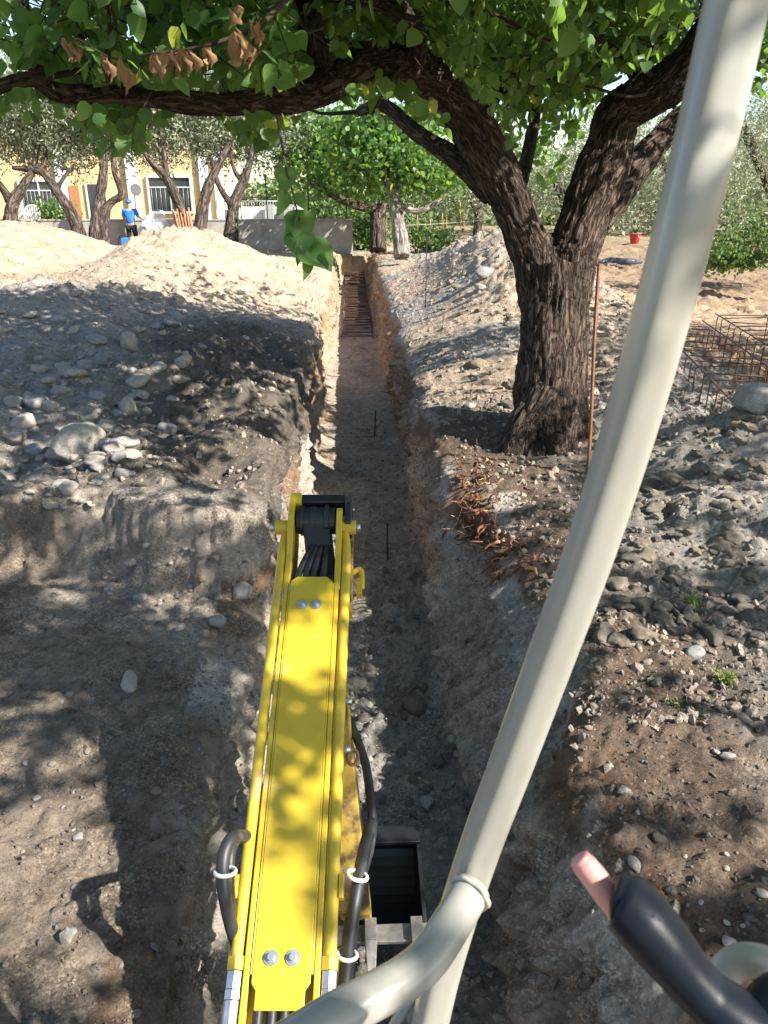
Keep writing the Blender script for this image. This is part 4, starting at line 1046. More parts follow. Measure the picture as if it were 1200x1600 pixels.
m = MB(); bpts = spline([A(1165, 1565, .545), A(1190, 1580, .54), A(1235, 1620, .54)], 5); m.tube(bpts, interp([.012, .03, .04], len(bpts)), 24); m.build('lever_boot', M['plastic'], EX)
mm_, nt_, bs_ = new_mat('faded_pink_cap'); c_ = coords(nt_)
nn_ = noise_node(nt_, 60, 4, .6, c_)
nt_.links.new(ramp(nt_, nn_.outputs['Fac'], [(.35, (.60, .25, .24)), (.65, (.72, .36, .29))]).outputs['Color'], bs_.inputs['Base Color']); bs_.inputs['Roughness'].default_value = .55
bs_.inputs['Subsurface Weight'].default_value = 0.15; bs_.inputs['Subsurface Radius'].default_value = (.01, .004, .003)
fp = spline([A(902, 1338, .578), A(912, 1350, .577), A(930, 1373, .575), A(950, 1400, .572), A(975, 1430, .57)], 6); fr_ = interp([.007, .0098, .0104, .0106, .0106], len(fp)); fr_[0] = .004; fr_[1] = .0072; fr_[2] = .009
m = MB(); m.tube(fp, fr_, 22, .9); cap = m.build('lever_cap', mm_, EX); tag(cap, 'rounded pink tip sticking out behind the black control lever')
# ------------------------------------------------------------------ background: wall, house, trees, fences, worker
def boxo(name, mat, parent, x0, x1, y0, y1, z0, z1, bev=0.0):
    m = MB(); m.box(((x0 + x1) / 2, (y0 + y1) / 2, (z0 + z1) / 2), x1 - x0, y1 - y0, z1 - z0); return m.build(name, M[mat], parent, bev)
M['cream'] = simple('cream_render', (0.62, 0.46, 0.25), 0.85, var=0.08, scale=1.5)
M['whitewall'] = simple('white_render', (0.74, 0.73, 0.70), 0.8, var=0.06, scale=2)
M['greybase'] = simple('grey_plinth', (0.36, 0.36, 0.36), 0.85, var=0.12, scale=2)
M['glassy'] = simple('window_glass', (0.035, 0.045, 0.05), 0.08, var=0.2, scale=2, spec=0.8)
M['frame'] = simple('window_frame', (0.55, 0.57, 0.55), 0.5, var=0.06)
M['wire'] = simple('fence_wire', (0.30, 0.31, 0.30), 0.5, 0.5, var=0.2)
M['blueshirt'] = simple('blue_shirt', (0.03, 0.18, 0.60), 0.8, var=0.2, scale=14)
M['trousers'] = simple('black_trousers', (0.012, 0.012, 0.014), 0.85, var=0.3, scale=14)
M['skin'] = simple('skin', (0.45, 0.27, 0.19), 0.6, var=0.1)
M['reedwood'] = simple('split_wood', (0.38, 0.17, 0.08), 0.8, var=0.4, scale=20)
M['redpot'] = simple('red_plastic', (0.5, 0.03, 0.025), 0.5, var=0.15)
M['tarp'] = simple('blue_sheet', (0.05, 0.07, 0.10), 0.5, var=0.2)

# garden wall
wl = thing('garden_wall', (-7.4, 26.6, -.5), 'low grey concrete garden wall behind the left heap, ending at the trench', 'wall')
boxo('wall_body', 'concrete', wl, -24, .02, 26.4, 26.68, -.9, .92, .01)
boxo('coping', 'concrete', wl, -24, .03, 26.38, 26.70, .923, .965, .006)
# mesh fence on the wall
fc = thing('wire_fence', (-2.5, 26.54, .96), 'thin wire fence with dark posts standing on the garden wall', 'fence')
for px_ in (376, 417, 482, 541):
    x = A(px_, 330, 24.5)[0]; m = MB(); m.cyl((x, 26.54, .96), (x, 26.54, 2.25), .018, 8); m.build('post', M['dark_steel'], fc)
xa, xb = A(376, 330, 24.5)[0], A(541, 330, 24.5)[0]
m = MB(); m.cyl((xa, 26.54, 1.62), (xb, 26.54, 1.62), .014, 6); m.build('rail', M['wire'], fc)
m = MB()
for i in range(46):
    x = xa + (xb - xa) * i / 45; m.tube([(x, 26.54, .97), (x, 26.54, 1.62)], .004, 3, caps=False)
for k in range(6): m.tube([(xa, 26.54, 1.0 + k * .12), (xb, 26.54, 1.0 + k * .12)], .004, 3, caps=False)
tag(m.build('wire_mesh', M['wire'], fc), kind='stuff')
# house
HY = 37.0; zH = (np.array([0, HY, 1.0]) - C0) @ FWD
def HX(px_): return float(A(px_, 320, zH)[0])
def HZ(py_): return float(A(200, py_, zH)[2])
hs = thing('house', (HX(190), HY, 0), 'cream house with white pilasters and tall windows behind the olive trees', 'house')
boxo('wall', 'cream', hs, HX(-160), HX(352), HY, HY + 6, .45, 5.2)
boxo('plinth', 'greybase', hs, HX(-160), HX(352) + .05, HY - .06, HY + 6, -.3, .447)
boxo('roof', 'whitewall', hs, HX(-170), HX(362), HY - .7, HY + 6.5, 5.203, 5.45)
for a_, b_ in ((102, 117), (208, 223), (318, 331), (340, 352), (-30, -15)):
    boxo('pilaster', 'whitewall', hs, HX(a_), HX(b_), HY - .18, HY - .003, .45, 5.2, .01)
for a_, b_, t_, u_ in ((46, 100, 284, 332), (240, 302, 278, 330), (-70, -40, 284, 332)):
    x0, x1, z1, z0 = HX(a_), HX(b_), HZ(t_), HZ(u_)
    w = thing('tmp', (0, 0, 0), None, None); bpy.data.objects.remove(w)
    m = MB(); d = .09
    m.box(((x0 + x1) / 2, HY - .05, z1 + d / 2), x1 - x0 + 2 * d, .12, d); m.box(((x0 + x1) / 2, HY - .05, z0 - d / 2), x1 - x0 + 2 * d, .16, d)
    for xx in (x0 - d / 2, x1 + d / 2): m.box((xx, HY - .05, (z0 + z1) / 2), d, .12, z1 - z0)
    m.box(((x0 + x1) / 2, HY - .045, (z0 + z1) / 2), .05, .08, z1 - z0); m.box(((x0 + x1) / 2, HY - .045, z0 + (z1 - z0) * .72), x1 - x0, .07, .05)
    wf = m.build('window', M['frame'], hs)
    for q in range(2):
        xm = (x0 + x1) / 2; boxo('pane', 'glassy', wf, (x0 if q == 0 else xm + .026), (xm - .026 if q == 0 else x1), HY - .03, HY - .01, z0, z1)
    m = MB()
    for k in range(9): xx = x0 + (x1 - x0) * (k + .5) / 9; m.cyl((xx, HY - .13, z0), (xx, HY - .13, z0 + (z1 - z0) * .7), .012, 5)
    m.build('window_bars', M['wire'], wf)
dr = boxo('door', 'glassy', hs, HX(146), HX(172), HY - .05, HY - .004, .45, HZ(288))
boxo('door_frame', 'frame', dr, HX(143), HX(146) - .003, HY - .08, HY - .004, .45, HZ(286))
boxo('shutter', 'reedwood', hs, HX(119), HX(133), HY - .10, HY - .004, .47, HZ(290))
# terrace beside the house
te = thing('terrace', (HX(410), HY - 2, 0), 'white terrace with planter blocks and railing right of the house', 'terrace')
boxo('terrace_wall', 'whitewall', te, HX(352) + .1, HX(450), HY - 2.2, HY + 4, -.3, HZ(326))
for a_ in (424, 452, 468):
    boxo('planter_block', 'greybase' if a_ != 468 else 'whitewall', te, HX(a_), HX(a_ + 13), HY - 2.9, HY - 2.25, -.3, HZ(318))
for a_ in (356, 378): boxo('column', 'whitewall', te, HX(a_), HX(a_ + 8), HY - 2.6, HY - 2.3, -.3, HZ(268))
m = MB()
for k in range(26): xx = HX(352) + (HX(450) - HX(352)) * k / 25; m.cyl((xx, HY - 2.1, HZ(326)), (xx, HY - 2.1, HZ(313)), .015, 5)
m.cyl((HX(352), HY - 2.1, HZ(313)), (HX(450), HY - 2.1, HZ(313)), .025, 6); m.build('railing', M['wire'], te)
# white garden chairs
for k, pxx in enumerate((43, 66)):
    x = A(pxx, 335, 31)[0]; y = 32.5; c = thing('garden_chair', (x, y, 0), ['white plastic garden chair at the far left below the house window', 'white plastic garden chair on the right of the pair below the window'][k], 'chair', 'white garden chairs by the house')
    boxo('seat', 'white_plastic', c, x - .26, x + .26, y - .25, y + .25, .72, .76, .015)
    m = MB(); m.tube(spline([(x - .26, y + .22, .76), (x - .25, y + .28, 1.15), (x, y + .3, 1.27), (x + .25, y + .28, 1.15), (x + .26, y + .22, .76)], 5), .03, 8)
    for q in range(5): m.box((x - .18 + q * .09, y + .27, 1.0), .045, .02, .46)
    m.build('backrest', M['white_plastic'], c)
    for sx in (-1, 1):
        m = MB(); m.tube(spline([(x + sx * .27, y + .24, .98), (x + sx * .3, y - .1, .98), (x + sx * .29, y - .26, .9)], 4), .022, 8); m.build('armrest', M['white_plastic'], c)
        for sy in (-1, 1): m = MB(); m.cyl((x + sx * .25, y + sy * .22, .0), (x + sx * .23, y + sy * .2, .73), .025, 8); m.build('leg', M['white_plastic'], c)
# round mirror on a pole
lp = A(213, 296, 29.5); mp = thing('round_mirror', (lp[0], lp[1], 0), 'small round mirror on a thin pole in front of a white pilaster', 'mirror')
m = MB(); m.cyl((lp[0] - .1, lp[1], -.1), (lp[0] - .1, lp[1], lp[2] + .1), .02, 8); m.build('pole', M['dark_steel'], mp)
m = MB(); m.cyl((lp[0], lp[1] - .03, lp[2]), (lp[0], lp[1] - .06, lp[2]), .20, 24); m.build('disc', M['steel'], mp); m = MB(); m.cyl((lp[0], lp[1] - .0, lp[2]), (lp[0], lp[1] - .028, lp[2]), .225, 24); m.build('rim', M['frame'], mp)

# ---- trees
OL_V = np.array([(0, 0, 0), (-.15, .45, .03), (.15, .45, .03), (0, 1, -.05)]); OL_F = np.array([(0, 2, 3, 1)])
def foliage(ells, n, smin, smax, tv, tf, seed, clump=.28, per=45, bias=(0, 0, .4), droop=0.0):
    rng = np.random.default_rng(seed); vol = np.array([r[0] * r[1] * r[2] for c, r in ells]); cnt = (n * vol / vol.sum()).astype(int); P = []
    for (c, r), k in zip(ells, cnt):
        m = max(3, k // per); d = rng.normal(size=(m, 3)); d /= np.linalg.norm(d, axis=1)[:, None]
        cc = np.asarray(c) + d * (rng.random(m)[:, None] ** .45) * np.asarray(r); w = rng.integers(0, m, k)
        P.append(cc[w] + rng.normal(size=(k, 3)) * clump * rng.uniform(.6, 1.2, (k, 1)))
    P = np.concatenate(P); N = rng.normal(size=P.shape) + np.asarray(bias); Tn = rng.normal(size=P.shape); Tn[:, 2] -= droop
    s = rng.uniform(smin, smax, len(P)); return inst(tv, tf, frames(Tn, N) * s[:, None, None], P)
def tree_obj(name, label, group, base, limbs_, ells, n, smin, smax, tv, tf, seed, mat, bark, voxel=.03, **kw):
    t = thing(name, base, label, 'tree', group)
    link('trunk', wood_mesh('trunk', limbs_, voxel, .03, (6, 1.6), seed, 10), M[bark], t)
    V, Fc = foliage(ells, n, smin, smax, tv, tf, seed, **kw); o = link('crown', fastmesh('crown', V, Fc), M[mat], t); tag(o, kind='stuff'); return t
ZO = 23.0
def OA(px_, py_, dz=0): return A(px_, py_, ZO + dz)
def E(px_, py_, zc, rx, ry, rz): return (A(px_, py_, zc), (rx, ry, rz))
GO = 'olive trees in front of the house'
tree_obj('olive_tree', 'olive tree at the far left edge with a short forked trunk', GO, OA(12, 400), [([OA(12, 405), OA(16, 345), OA(20, 318), OA(38, 288), OA(52, 262), OA(62, 200)], [.28, .22, .2, .15, .12, .08]), ([OA(20, 318), OA(2, 292), OA(-18, 262), OA(-30, 200)], [.17, .13, .1, .07])],
         [E(-10, 215, ZO + .8, 1.9, 1.6, .8), E(0, 150, ZO + 1, 2.4, 2, 1.2)], 13000, .10, .20, OL_V, OL_F, 201, 'olive', 'bark_olive', droop=.3)
tree_obj('olive_tree', 'olive tree with a trunk leaning steeply to the left', GO, OA(125, 400), [([OA(128, 395), OA(118, 348), OA(98, 312), OA(80, 285), OA(66, 268), OA(40, 264), OA(18, 262)], [.26, .2, .17, .15, .14, .11, .07]), ([OA(66, 270), OA(72, 235), OA(66, 190)], [.12, .09, .07]), ([OA(88, 298), OA(98, 280), OA(118, 255)], [.09, .07, .05])],
         [E(70, 212, ZO + .9, 1.7, 1.5, .9), E(115, 232, ZO + .6, 1.1, 1.2, .6), E(95, 150, ZO, 2.2, 1.8, 1.1)], 13000, .10, .20, OL_V, OL_F, 202, 'olive', 'bark_olive', droop=.3)
tree_obj('olive_tree', 'olive tree with two upright stems, one kinked like an elbow', GO, OA(157, 400), [([OA(152, 400), OA(150, 355), OA(154, 320), OA(160, 285), OA(162, 240), OA(150, 180)], [.26, .22, .18, .16, .14, .09]), ([OA(163, 385), OA(164, 340), OA(172, 318), OA(190, 305), OA(187, 290), OA(178, 260), OA(182, 200)], [.16, .15, .13, .12, .11, .10, .07])],
         [E(190, 215, ZO + .9, 1.5, 1.3, .6), E(165, 160, ZO + .5, 2.0, 1.9, 1.1)], 12000, .10, .20, OL_V, OL_F, 203, 'olive', 'bark_olive', droop=.3)
tree_obj('olive_tree', 'olive tree whose leaning stem is wrapped in wooden slats', GO, OA(305, 400), [([OA(308, 405), OA(312, 360), OA(318, 325), OA(326, 290), OA(345, 252), OA(370, 200)], [.26, .22, .19, .17, .13, .08]), ([OA(296, 395), OA(288, 345), OA(276, 312), OA(262, 282), OA(243, 262), OA(222, 235)], [.2, .18, .17, .15, .12, .07]), ([OA(262, 282), OA(256, 240), OA(250, 190)], [.1, .09, .06])],
         [E(270, 212, ZO + .8, 1.7, 1.5, .75), E(320, 225, ZO + .9, 1.2, 1.2, .7), E(240, 245, ZO + .6, .7, .6, .4), E(290, 150, ZO + .5, 2.3, 1.9, 1.1)], 14000, .10, .20, OL_V, OL_F, 204, 'olive', 'bark_olive', droop=.3)
tree_obj('olive_tree', 'dark stemmed olive tree nearest the wire fence', GO, OA(362, 400), [([OA(362, 400), OA(362, 355), OA(366, 318), OA(380, 285), OA(390, 255), OA(400, 200)], [.3, .22, .19, .15, .12, .08]), ([OA(364, 325), OA(348, 300), OA(338, 280), OA(330, 245)], [.14, .11, .09, .06]), ([OA(380, 285), OA(366, 265), OA(360, 235)], [.1, .08, .06])],
         [E(375, 222, ZO + .9, 1.3, 1.3, .75), E(430, 195, ZO + 1, 1.9, 1.7, 1.2), E(460, 235, ZO + 1.5, .9, 1, .5), E(400, 150, ZO + 1, 2.2, 1.8, 1.1)], 14000, .10, .20, OL_V, OL_F, 205, 'olive', 'bark_olive', droop=.3)
sg_ = thing('slat_guard', OA(291, 370), 'guard of thin reddish wooden slats standing round an olive stem', 'slats')
for k in range(13):
    a_ = k / 12 * math.pi * 1.2 + math.pi * .95; c0 = OA(291, 378); r_ = .26 * (1 + .06 * math.sin(k * 5))
    m = MB(); p0 = c0 + np.array([r_ * math.cos(a_), r_ * math.sin(a_), 0]); m.tube([p0, p0 + np.array([-.03, 0, .45]), p0 + np.array([-.07 + .02 * math.sin(k), 0, .88 + .08 * math.sin(k * 3)])], [.03, .028, .022], 5); m.build('slat', M['reedwood'], sg_)
# fruit trees at the far end of the trench
def FA(px_, py_, zc=20.0): return A(px_, py_, zc)
GF = 'broadleaf trees at the far end of the trench'
tree_obj('fruit_tree', 'broadleaf tree with a pale whitewashed trunk at the end of the trench', GF, FA(626, 398), [([FA(628, 402), FA(624, 362), FA(619, 330), FA(614, 300), FA(604, 275), FA(600, 240)], [.26, .2, .18, .16, .13, .09]), ([FA(620, 318), FA(650, 330), FA(680, 318), FA(700, 300)], [.1, .09, .08, .05]), ([FA(614, 305), FA(640, 285), FA(670, 270)], [.09, .07, .05])],
         [E(640, 245, 19.8, 1.5, 1.3, .8), E(690, 268, 20, .9, 1, .55), E(600, 210, 20.5, 1.5, 1.4, .9), E(560, 262, 20, .7, .8, .5)], 6500, .10, .19, LEAF_V, LEAF_F, 211, 'leaf', 'bark_white', clump=.3)
tree_obj('fruit_tree', 'broadleaf tree with a dark trunk and spreading branches behind the white trunk', GF, FA(592, 385, 24), [([FA(590, 392, 24), FA(590, 350, 24), FA(584, 328, 24), FA(545, 316, 23.5), FA(505, 296, 23), FA(480, 285, 23)], [.3, .28, .2, .17, .13, .08]), ([FA(590, 340, 24), FA(602, 300, 24), FA(590, 250, 24)], [.2, .15, .1]), ([FA(545, 316, 23.5), FA(530, 280, 23.5), FA(520, 250, 23)], [.1, .08, .05])],
         [E(545, 262, 23.5, 1.7, 1.4, .75), E(520, 225, 24, 1.8, 1.6, .9), E(490, 275, 23, .8, .8, .4), E(600, 250, 24.5, 1.5, 1.2, .8)], 6500, .10, .2, LEAF_V, LEAF_F, 212, 'leaf', 'bark_olive', clump=.3)
# olives at the right
GR = 'olive trees on the right'
tree_obj('olive_tree', 'grey green olive tree filling the right edge behind the grey post', GR, A(1230, 420, 14), [([A(1235, 425, 14), A(1225, 370, 14), A(1215, 310, 14), A(1180, 240, 14), A(1150, 170, 14)], [.22, .18, .16, .11, .06]), ([A(1218, 320, 14), A(1260, 250, 14), A(1290, 170, 14)], [.12, .1, .06])],
         [E(1165, 235, 13.6, 1.25, 1.1, 1.1), E(1240, 170, 14, 1.4, 1.3, 1.2), E(1120, 310, 13.8, .55, .6, .7), E(1190, 330, 14, .8, .7, .45)], 11000, .05, .095, OL_V, OL_F, 221, 'olive', 'bark_olive', .022, clump=.2, droop=.3)
tree_obj('olive_tree', 'olive tree seen through the fork of the big trunk', GR, A(895, 392, 22), [([A(900, 395, 22), A(893, 350, 22), A(880, 310, 22), A(860, 270, 22)], [.24, .2, .15, .09]), ([A(890, 335, 22), A(915, 300, 22), A(930, 260, 22)], [.13, .1, .07])],
         [E(880, 285, 22, 1.7, 1.4, 1.0), E(930, 240, 22.5, 1.9, 1.5, 1.3), E(810, 300, 23, 1.2, 1.1, .8), E(960, 320, 22, .9, .9, .6)], 9000, .08, .16, OL_V, OL_F, 222, 'olive', 'bark_olive', droop=.3)
tree_obj('olive_tree', 'distant olive tree behind the twine and stakes', GR, A(745, 372, 31), [([A(745, 378, 31), A(748, 340, 31), A(756, 300, 31)], [.25, .18, .1]), ([A(748, 340, 31), A(730, 300, 31)], [.12, .08])],
         [E(745, 300, 31, 2.2, 1.6, 1.1), E(800, 270, 32, 2.3, 1.8, 1.3), E(680, 310, 32, 1.5, 1.4, .7)], 6000, .1, .2, OL_V, OL_F, 223, 'olive', 'bark_olive', droop=.3)
tree_obj('olive_tree', 'olive tree behind the grey post at its upper half', GR, A(1050, 392, 19), [([A(1052, 395, 19), A(1056, 340, 19), A(1050, 290, 19), A(1030, 240, 19)], [.22, .18, .13, .08]), ([A(1054, 320, 19), A(1085, 270, 19)], [.11, .08])],
         [E(1050, 240, 19, 1.8, 1.4, 1.3), E(1090, 300, 19, .9, .9, .8), E(1000, 300, 19.5, .8, .8, .6)], 8000, .07, .13, OL_V, OL_F, 224, 'olive', 'bark_olive', droop=.3)
tree_obj('olive_tree', 'unseen olive tree added beyond the right edge to shade the rebar cages', GR, (8.6, 5.6, 0), [([(8.6, 5.6, -.2), (8.5, 5.7, .8), (8.3, 5.9, 1.7), (7.8, 6.2, 2.6), (7.2, 6.5, 3.4)], [.26, .2, .18, .12, .07]), ([(8.3, 5.9, 1.7), (8.9, 5.2, 2.7), (9.4, 4.8, 3.6)], [.13, .1, .06])],
         [(np.array([7.6, 6.4, 3.5]), (1.9, 1.9, 1.0)), (np.array([9.2, 4.8, 3.8]), (1.9, 1.9, 1.1)), (np.array([8.6, 8.4, 3.6]), (1.7, 1.7, 1.0))], 15000, .07, .13, OL_V * np.array([1.6, 1, 1]), OL_F, 226, 'olive', 'bark_olive', droop=.3)  # added out of view for the shade it casts on the cages
# bushes and hedge
def bush(name, label, cat, ells, n, smin, smax, seed, mat='hedge', group=None, kind=None, tv=LEAF_V, tf=LEAF_F, clump=.22):
    V, Fc = foliage(ells, n, smin, smax, tv, tf, seed, clump=clump); o = link(name, fastmesh(name, V, Fc), M[mat]); tag(o, label, cat, group, kind); return o
bush('bush', 'dark green bush right of the wall end beneath the spreading tree', 'bush', [E(575, 365, 27, 1.1, .8, .6), E(560, 345, 27.5, .8, .7, .5)], 2600, .09, .16, 231)
bush('bush', 'low green bush right of the whitewashed trunk', 'bush', [E(660, 370, 24, .7, .6, .45), E(690, 375, 24.5, .5, .5, .35)], 1500, .07, .13, 232)
bush('bush', 'bright yellow green bush behind the wire fence', 'bush', [E(500, 322, 33, 1.3, .9, .9), E(530, 335, 33, .9, .8, .6)], 2600, .1, .18, 233)
bush('bush', 'shadowy bush beneath the olive tree at the right edge', 'bush', [E(1160, 375, 15.5, .9, .7, .45), E(1210, 360, 15.5, .8, .7, .5), E(1110, 385, 15.5, .4, .4, .3)], 3600, .05, .10, 234)
bush('weed_clump', 'bright green weeds at the foot of the right edge bush', 'weeds', [E(1135, 404, 14.4, .36, .25, .13), E(1175, 410, 14.4, .2, .2, .09)], 900, .05, .11, 235, 'hedge', clump=.08)
bush('bush', 'small green shrub beside the garden chairs', 'bush', [E(88, 335, 30.5, .6, .5, .3)], 900, .08, .14, 236)
bush('far_hedge', 'hazy green hedge and treetops beyond the terrace and stakes', 'hedge', [(np.array([x, 46 + 2 * math.sin(x), .9 + .35 * math.sin(x * 1.7)]), (2.2, 1.2, 1.9 + .3 * math.sin(x * 2.3))) for x in np.arange(-7, 26, 2.2)], 15000, .16, .34, 241, 'hedge', None, 'stuff', clump=.45)
bush('far_hedge', 'row of tall grey green trees closing the view on the right', 'hedge', [(np.array([x, 36 + 2 * math.sin(x), 2.2]), (2.2, 1.4, 2.2 + .5 * math.sin(x * 2.3))) for x in np.arange(5, 34, 2.4)], 17000, .16, .34, 242, 'olive', None, 'stuff', clump=.45, tv=OL_V * np.array([2, 1, 1]), tf=OL_F)
bush('far_hedge', 'grey green treetops behind the house', 'hedge', [(np.array([x, 47 + 2 * math.sin(x), 4.2]), (3.0, 1.6, 4.2)) for x in np.arange(-34, -8, 3.2)], 11000, .2, .42, 243, 'olive', None, 'stuff', clump=.6, tv=OL_V * np.array([2, 1, 1]), tf=OL_F)

# ---- rebar: stake, thin rods, cages
def ribbed(a_, b_, r, name, mat, parent=None):
    a_ = np.asarray(a_, float); b_ = np.asarray(b_, float); n = max(6, int(np.linalg.norm(b_ - a_) / .012)); P = np.array([a_ + (b_ - a_) * i / n for i in range(n + 1)]); P[1:-1, 0] += .004 * np.sin(np.arange(n - 1) * .05)
    R = np.array([r * (1.12 if i % 2 else .94) for i in range(n + 1)]); m = MB(); m.tube(P, R, 8); return m.build(name, M[mat], parent)
sb = ground_at(919, 742)[0]; zs = (sb - C0) @ FWD
tag(ribbed(sb - np.array([0, 0, .1]), A(936, 412, zs * 1.0), .0125, 'rebar_stake', 'rust'), 'tall rusty ribbed rebar stake standing beside the tree trunk', 'rebar')
for (x0, y0, x1, y1, lb) in ((665, 482, 667, 365, 'thin dark rod standing on the ridge right of the trench'), (585, 682, 587, 642, 'short dark rod stuck in the trench floor halfway along'), (606, 876, 605, 817, 'short dark rod stuck in the trench floor beside the boom tip'), (604, 398, 604, 330, 'thin pale rod in front of the whitewashed trunk')):
    b_ = ground_at(x0, y0)[0]; z_ = (b_ - C0) @ FWD
    m = MB(); m.cyl(b_ - np.array([0, 0, .05]), A(x1, y1, z_), .0075, 8); tag(m.build('steel_rod', M['dark_steel'] if 'pale' not in lb else M['rust_light']), lb, 'rod')
# twine and stakes at the far right of the trench
for k, (px_, top_) in enumerate(((653, 330), (672, 336), (692, 333), (697, 328), (720, 316), (724, 332), (749, 330), (753, 328))):
    b_ = A(px_, 362 - .1 * (px_ - 650), 23.5); m = MB(); m.cyl(b_, A(px_ + (1 if k % 2 else -1), top_, 23.5), .014, 6)
    tag(m.build('wooden_stake', M['wood']), 'thin pale stake carrying twine behind the right ridge', 'stake', 'stakes with twine')
m = MB(); m.tube(spline([A(630, 352, 23.4), A(680, 350, 23.4), A(722, 347, 23.4), A(765, 343, 23.4), A(800, 341, 23.4)], 4), .008, 5); tag(m.build('twine', M['white_plastic']), 'pale twine strung between the stakes behind the right ridge', 'twine')
def cage(label, p0, p1, w, h, n, r, mat, group='rebar cages', long_=((0, 0), (1, 0), (0, 1), (1, 1))):
    p0 = np.asarray(p0, float); p1 = np.asarray(p1, float); d = p1 - p0; L = np.linalg.norm(d); d /= L; s = np.cross(d, [0, 0, 1.0]); s /= np.linalg.norm(s)
    if (s @ RGT) < 0: s = -s
    up = np.array([0, 0, 1.0]); t = thing('rebar_cage', p0, label, 'rebar cage', group)
    for a_, b_ in long_:
        q = p0 + s * w * a_ + up * h * b_; m = MB(); m.tube(spline([q, q + d * L * .5 + up * .012, q + d * L], 5), r * 1.25, 7); m.build('long_bar', M[mat], t)
    me = None
    for k in range(n):
        if me is None:
            c_ = .03; pts = [s * c_, s * (w - c_), s * w + up * c_, s * w + up * (h - c_), s * (w - c_) + up * h, s * c_ + up * h, up * (h - c_), up * c_, s * c_]
            V, Fc = sweep(pts, r, 6, caps=False); me = pymesh('stirrup', V, Fc); me.materials.append(M[mat])
        o = bpy.data.objects.new('stirrup', me); COL.objects.link(o); o.parent = t; o.location = tuple(d * L * (k + .5) / n); o.rotation_euler = (rngS.uniform(-.05, .05), rngS.uniform(-.05, .05), rngS.uniform(-.05, .05))
    return t
g0 = ground_at(1066, 580)[0]; g1 = ground_at(1190, 628)[0]
dd = (g1 - g0); dd[2] = 0; dd /= np.linalg.norm(dd)
c0_ = np.array([g0[0], g0[1], .03]) - dd * 2.2; c1_ = np.array([g0[0], g0[1], .03]) + dd * 2.3
cage('nearest rusty rebar cage of square stirrups lying right of the grey post', c0_, c1_, .62, .36, 17, .006, 'rust', long_=((0, 0), (.06, .0), (.12, 0), (1, 0), (.92, 0), (0, 1), (1, 1), (.5, 0)))
sd_ = np.cross(dd, [0, 0, 1.0]); sd_ = sd_ if sd_ @ RGT > 0 else -sd_
cage('rusty rebar cage lying just behind the nearest cage', c0_ + sd_ * .95 - dd * .8, c1_ + sd_ * .95 + dd * .6, .62, .34, 20, .006, 'rust')
cage('dark rebar cage in the shade, third from the grey post', c0_ + sd_ * 1.85 - dd * 1.5, c1_ + sd_ * 1.85 + dd * .6, .62, .34, 22, .006, 'rust')
cage('dark rebar cage in the shade, farthest of the stacked four', c0_ + sd_ * 2.7 - dd * 2.0, c1_ + sd_ * 2.7 + dd * .6, .62, .34, 22, .006, 'rust')
e_ = edges(np.array([20.0]))
cage('long rebar cage laid on the floor of the far end of the trench', np.array([-.25, 15.2, -.80]), np.array([-.27, 25.4, -.80]), .62, .26, 52, .008, 'rust_dark')

# ---- right background bits
rp_ = ground_at(991, 381)[0]; pot = thing('red_pot', (rp_[0], rp_[1], rp_[2]), 'red plastic pot behind the big trunk on the right', 'pot')
m = MB(); m.tube([rp_, rp_ + [0, 0, .02], rp_ + [0, 0, .34], rp_ + [0, 0, .36]], [.13, .14, .21, .225], 20); m.build('pot_body', M['redpot'], pot)
m = MB(); m.tube([rp_ + [0, 0, .355], rp_ + [0, 0, .375]], [.225, .2], 20); m.build('soil_top', M['clod_grey'], pot)
for k in range(7):
    a_ = k * .9; m = MB(); m.tube(spline([rp_ + [0, 0, .36], rp_ + [.08 * math.cos(a_), .08 * math.sin(a_), .5], rp_ + [.17 * math.cos(a_), .17 * math.sin(a_), .6]], 3), [.03, .04, .045, .04, .03, .02, .005], 5, .3); m.build('plant_leaf', M['hedge'], pot)
tp = ground_at(965, 412)[0]
m = MB(); m.tube(spline([tp + [-.5, 0, .02], tp + [-.2, .1, .06], tp + [.3, -.05, .05], tp + [.7, .1, .03]], 6), interp([.03, .10, .08, .04], 19), 12, .6); tag(m.build('rolled_sheet', M['tarp']), 'crumpled dark blue sheet on the ground right of the trunk', 'sheet')
# fallen weeds on the right soil
def tuft(px_, py_, n, h, label, seed):
    p = ground_at(px_, py_)[0]; r = np.random.default_rng(seed); V = []; Fc = []
    for k in range(n):
        d = np.array([r.normal() * .5, r.normal() * .5, 1.0]); d /= np.linalg.norm(d); q = p + r.normal(size=3) * [.02, .02, 0]; b = len(V); s = np.cross(d, r.normal(size=3)); s = s / np.linalg.norm(s) * .004; hh = h * r.uniform(.5, 1.1)
        V += [q - s, q + s, q + d * hh * .6 + s * .8, q + d * hh * .6 - s * .8, q + d * hh + [0, 0, -.02]]; Fc += [(b, b + 1, b + 2, b + 3), (b + 3, b + 2, b + 4)]
    tag(link('weed_tuft', pymesh('weed_tuft', V, Fc), M['grassblade']), label, 'weeds')
tuft(1132, 1065, 40, .10, 'small green weed tuft on the crumbly soil near the right edge', 1)
tuft(1056, 1100, 26, .05, 'tiny pale green seedling on the dark soil right of the post', 2)
tuft(1080, 945, 40, .09, 'dry grass tuft on the sunlit clods right of the post', 3)

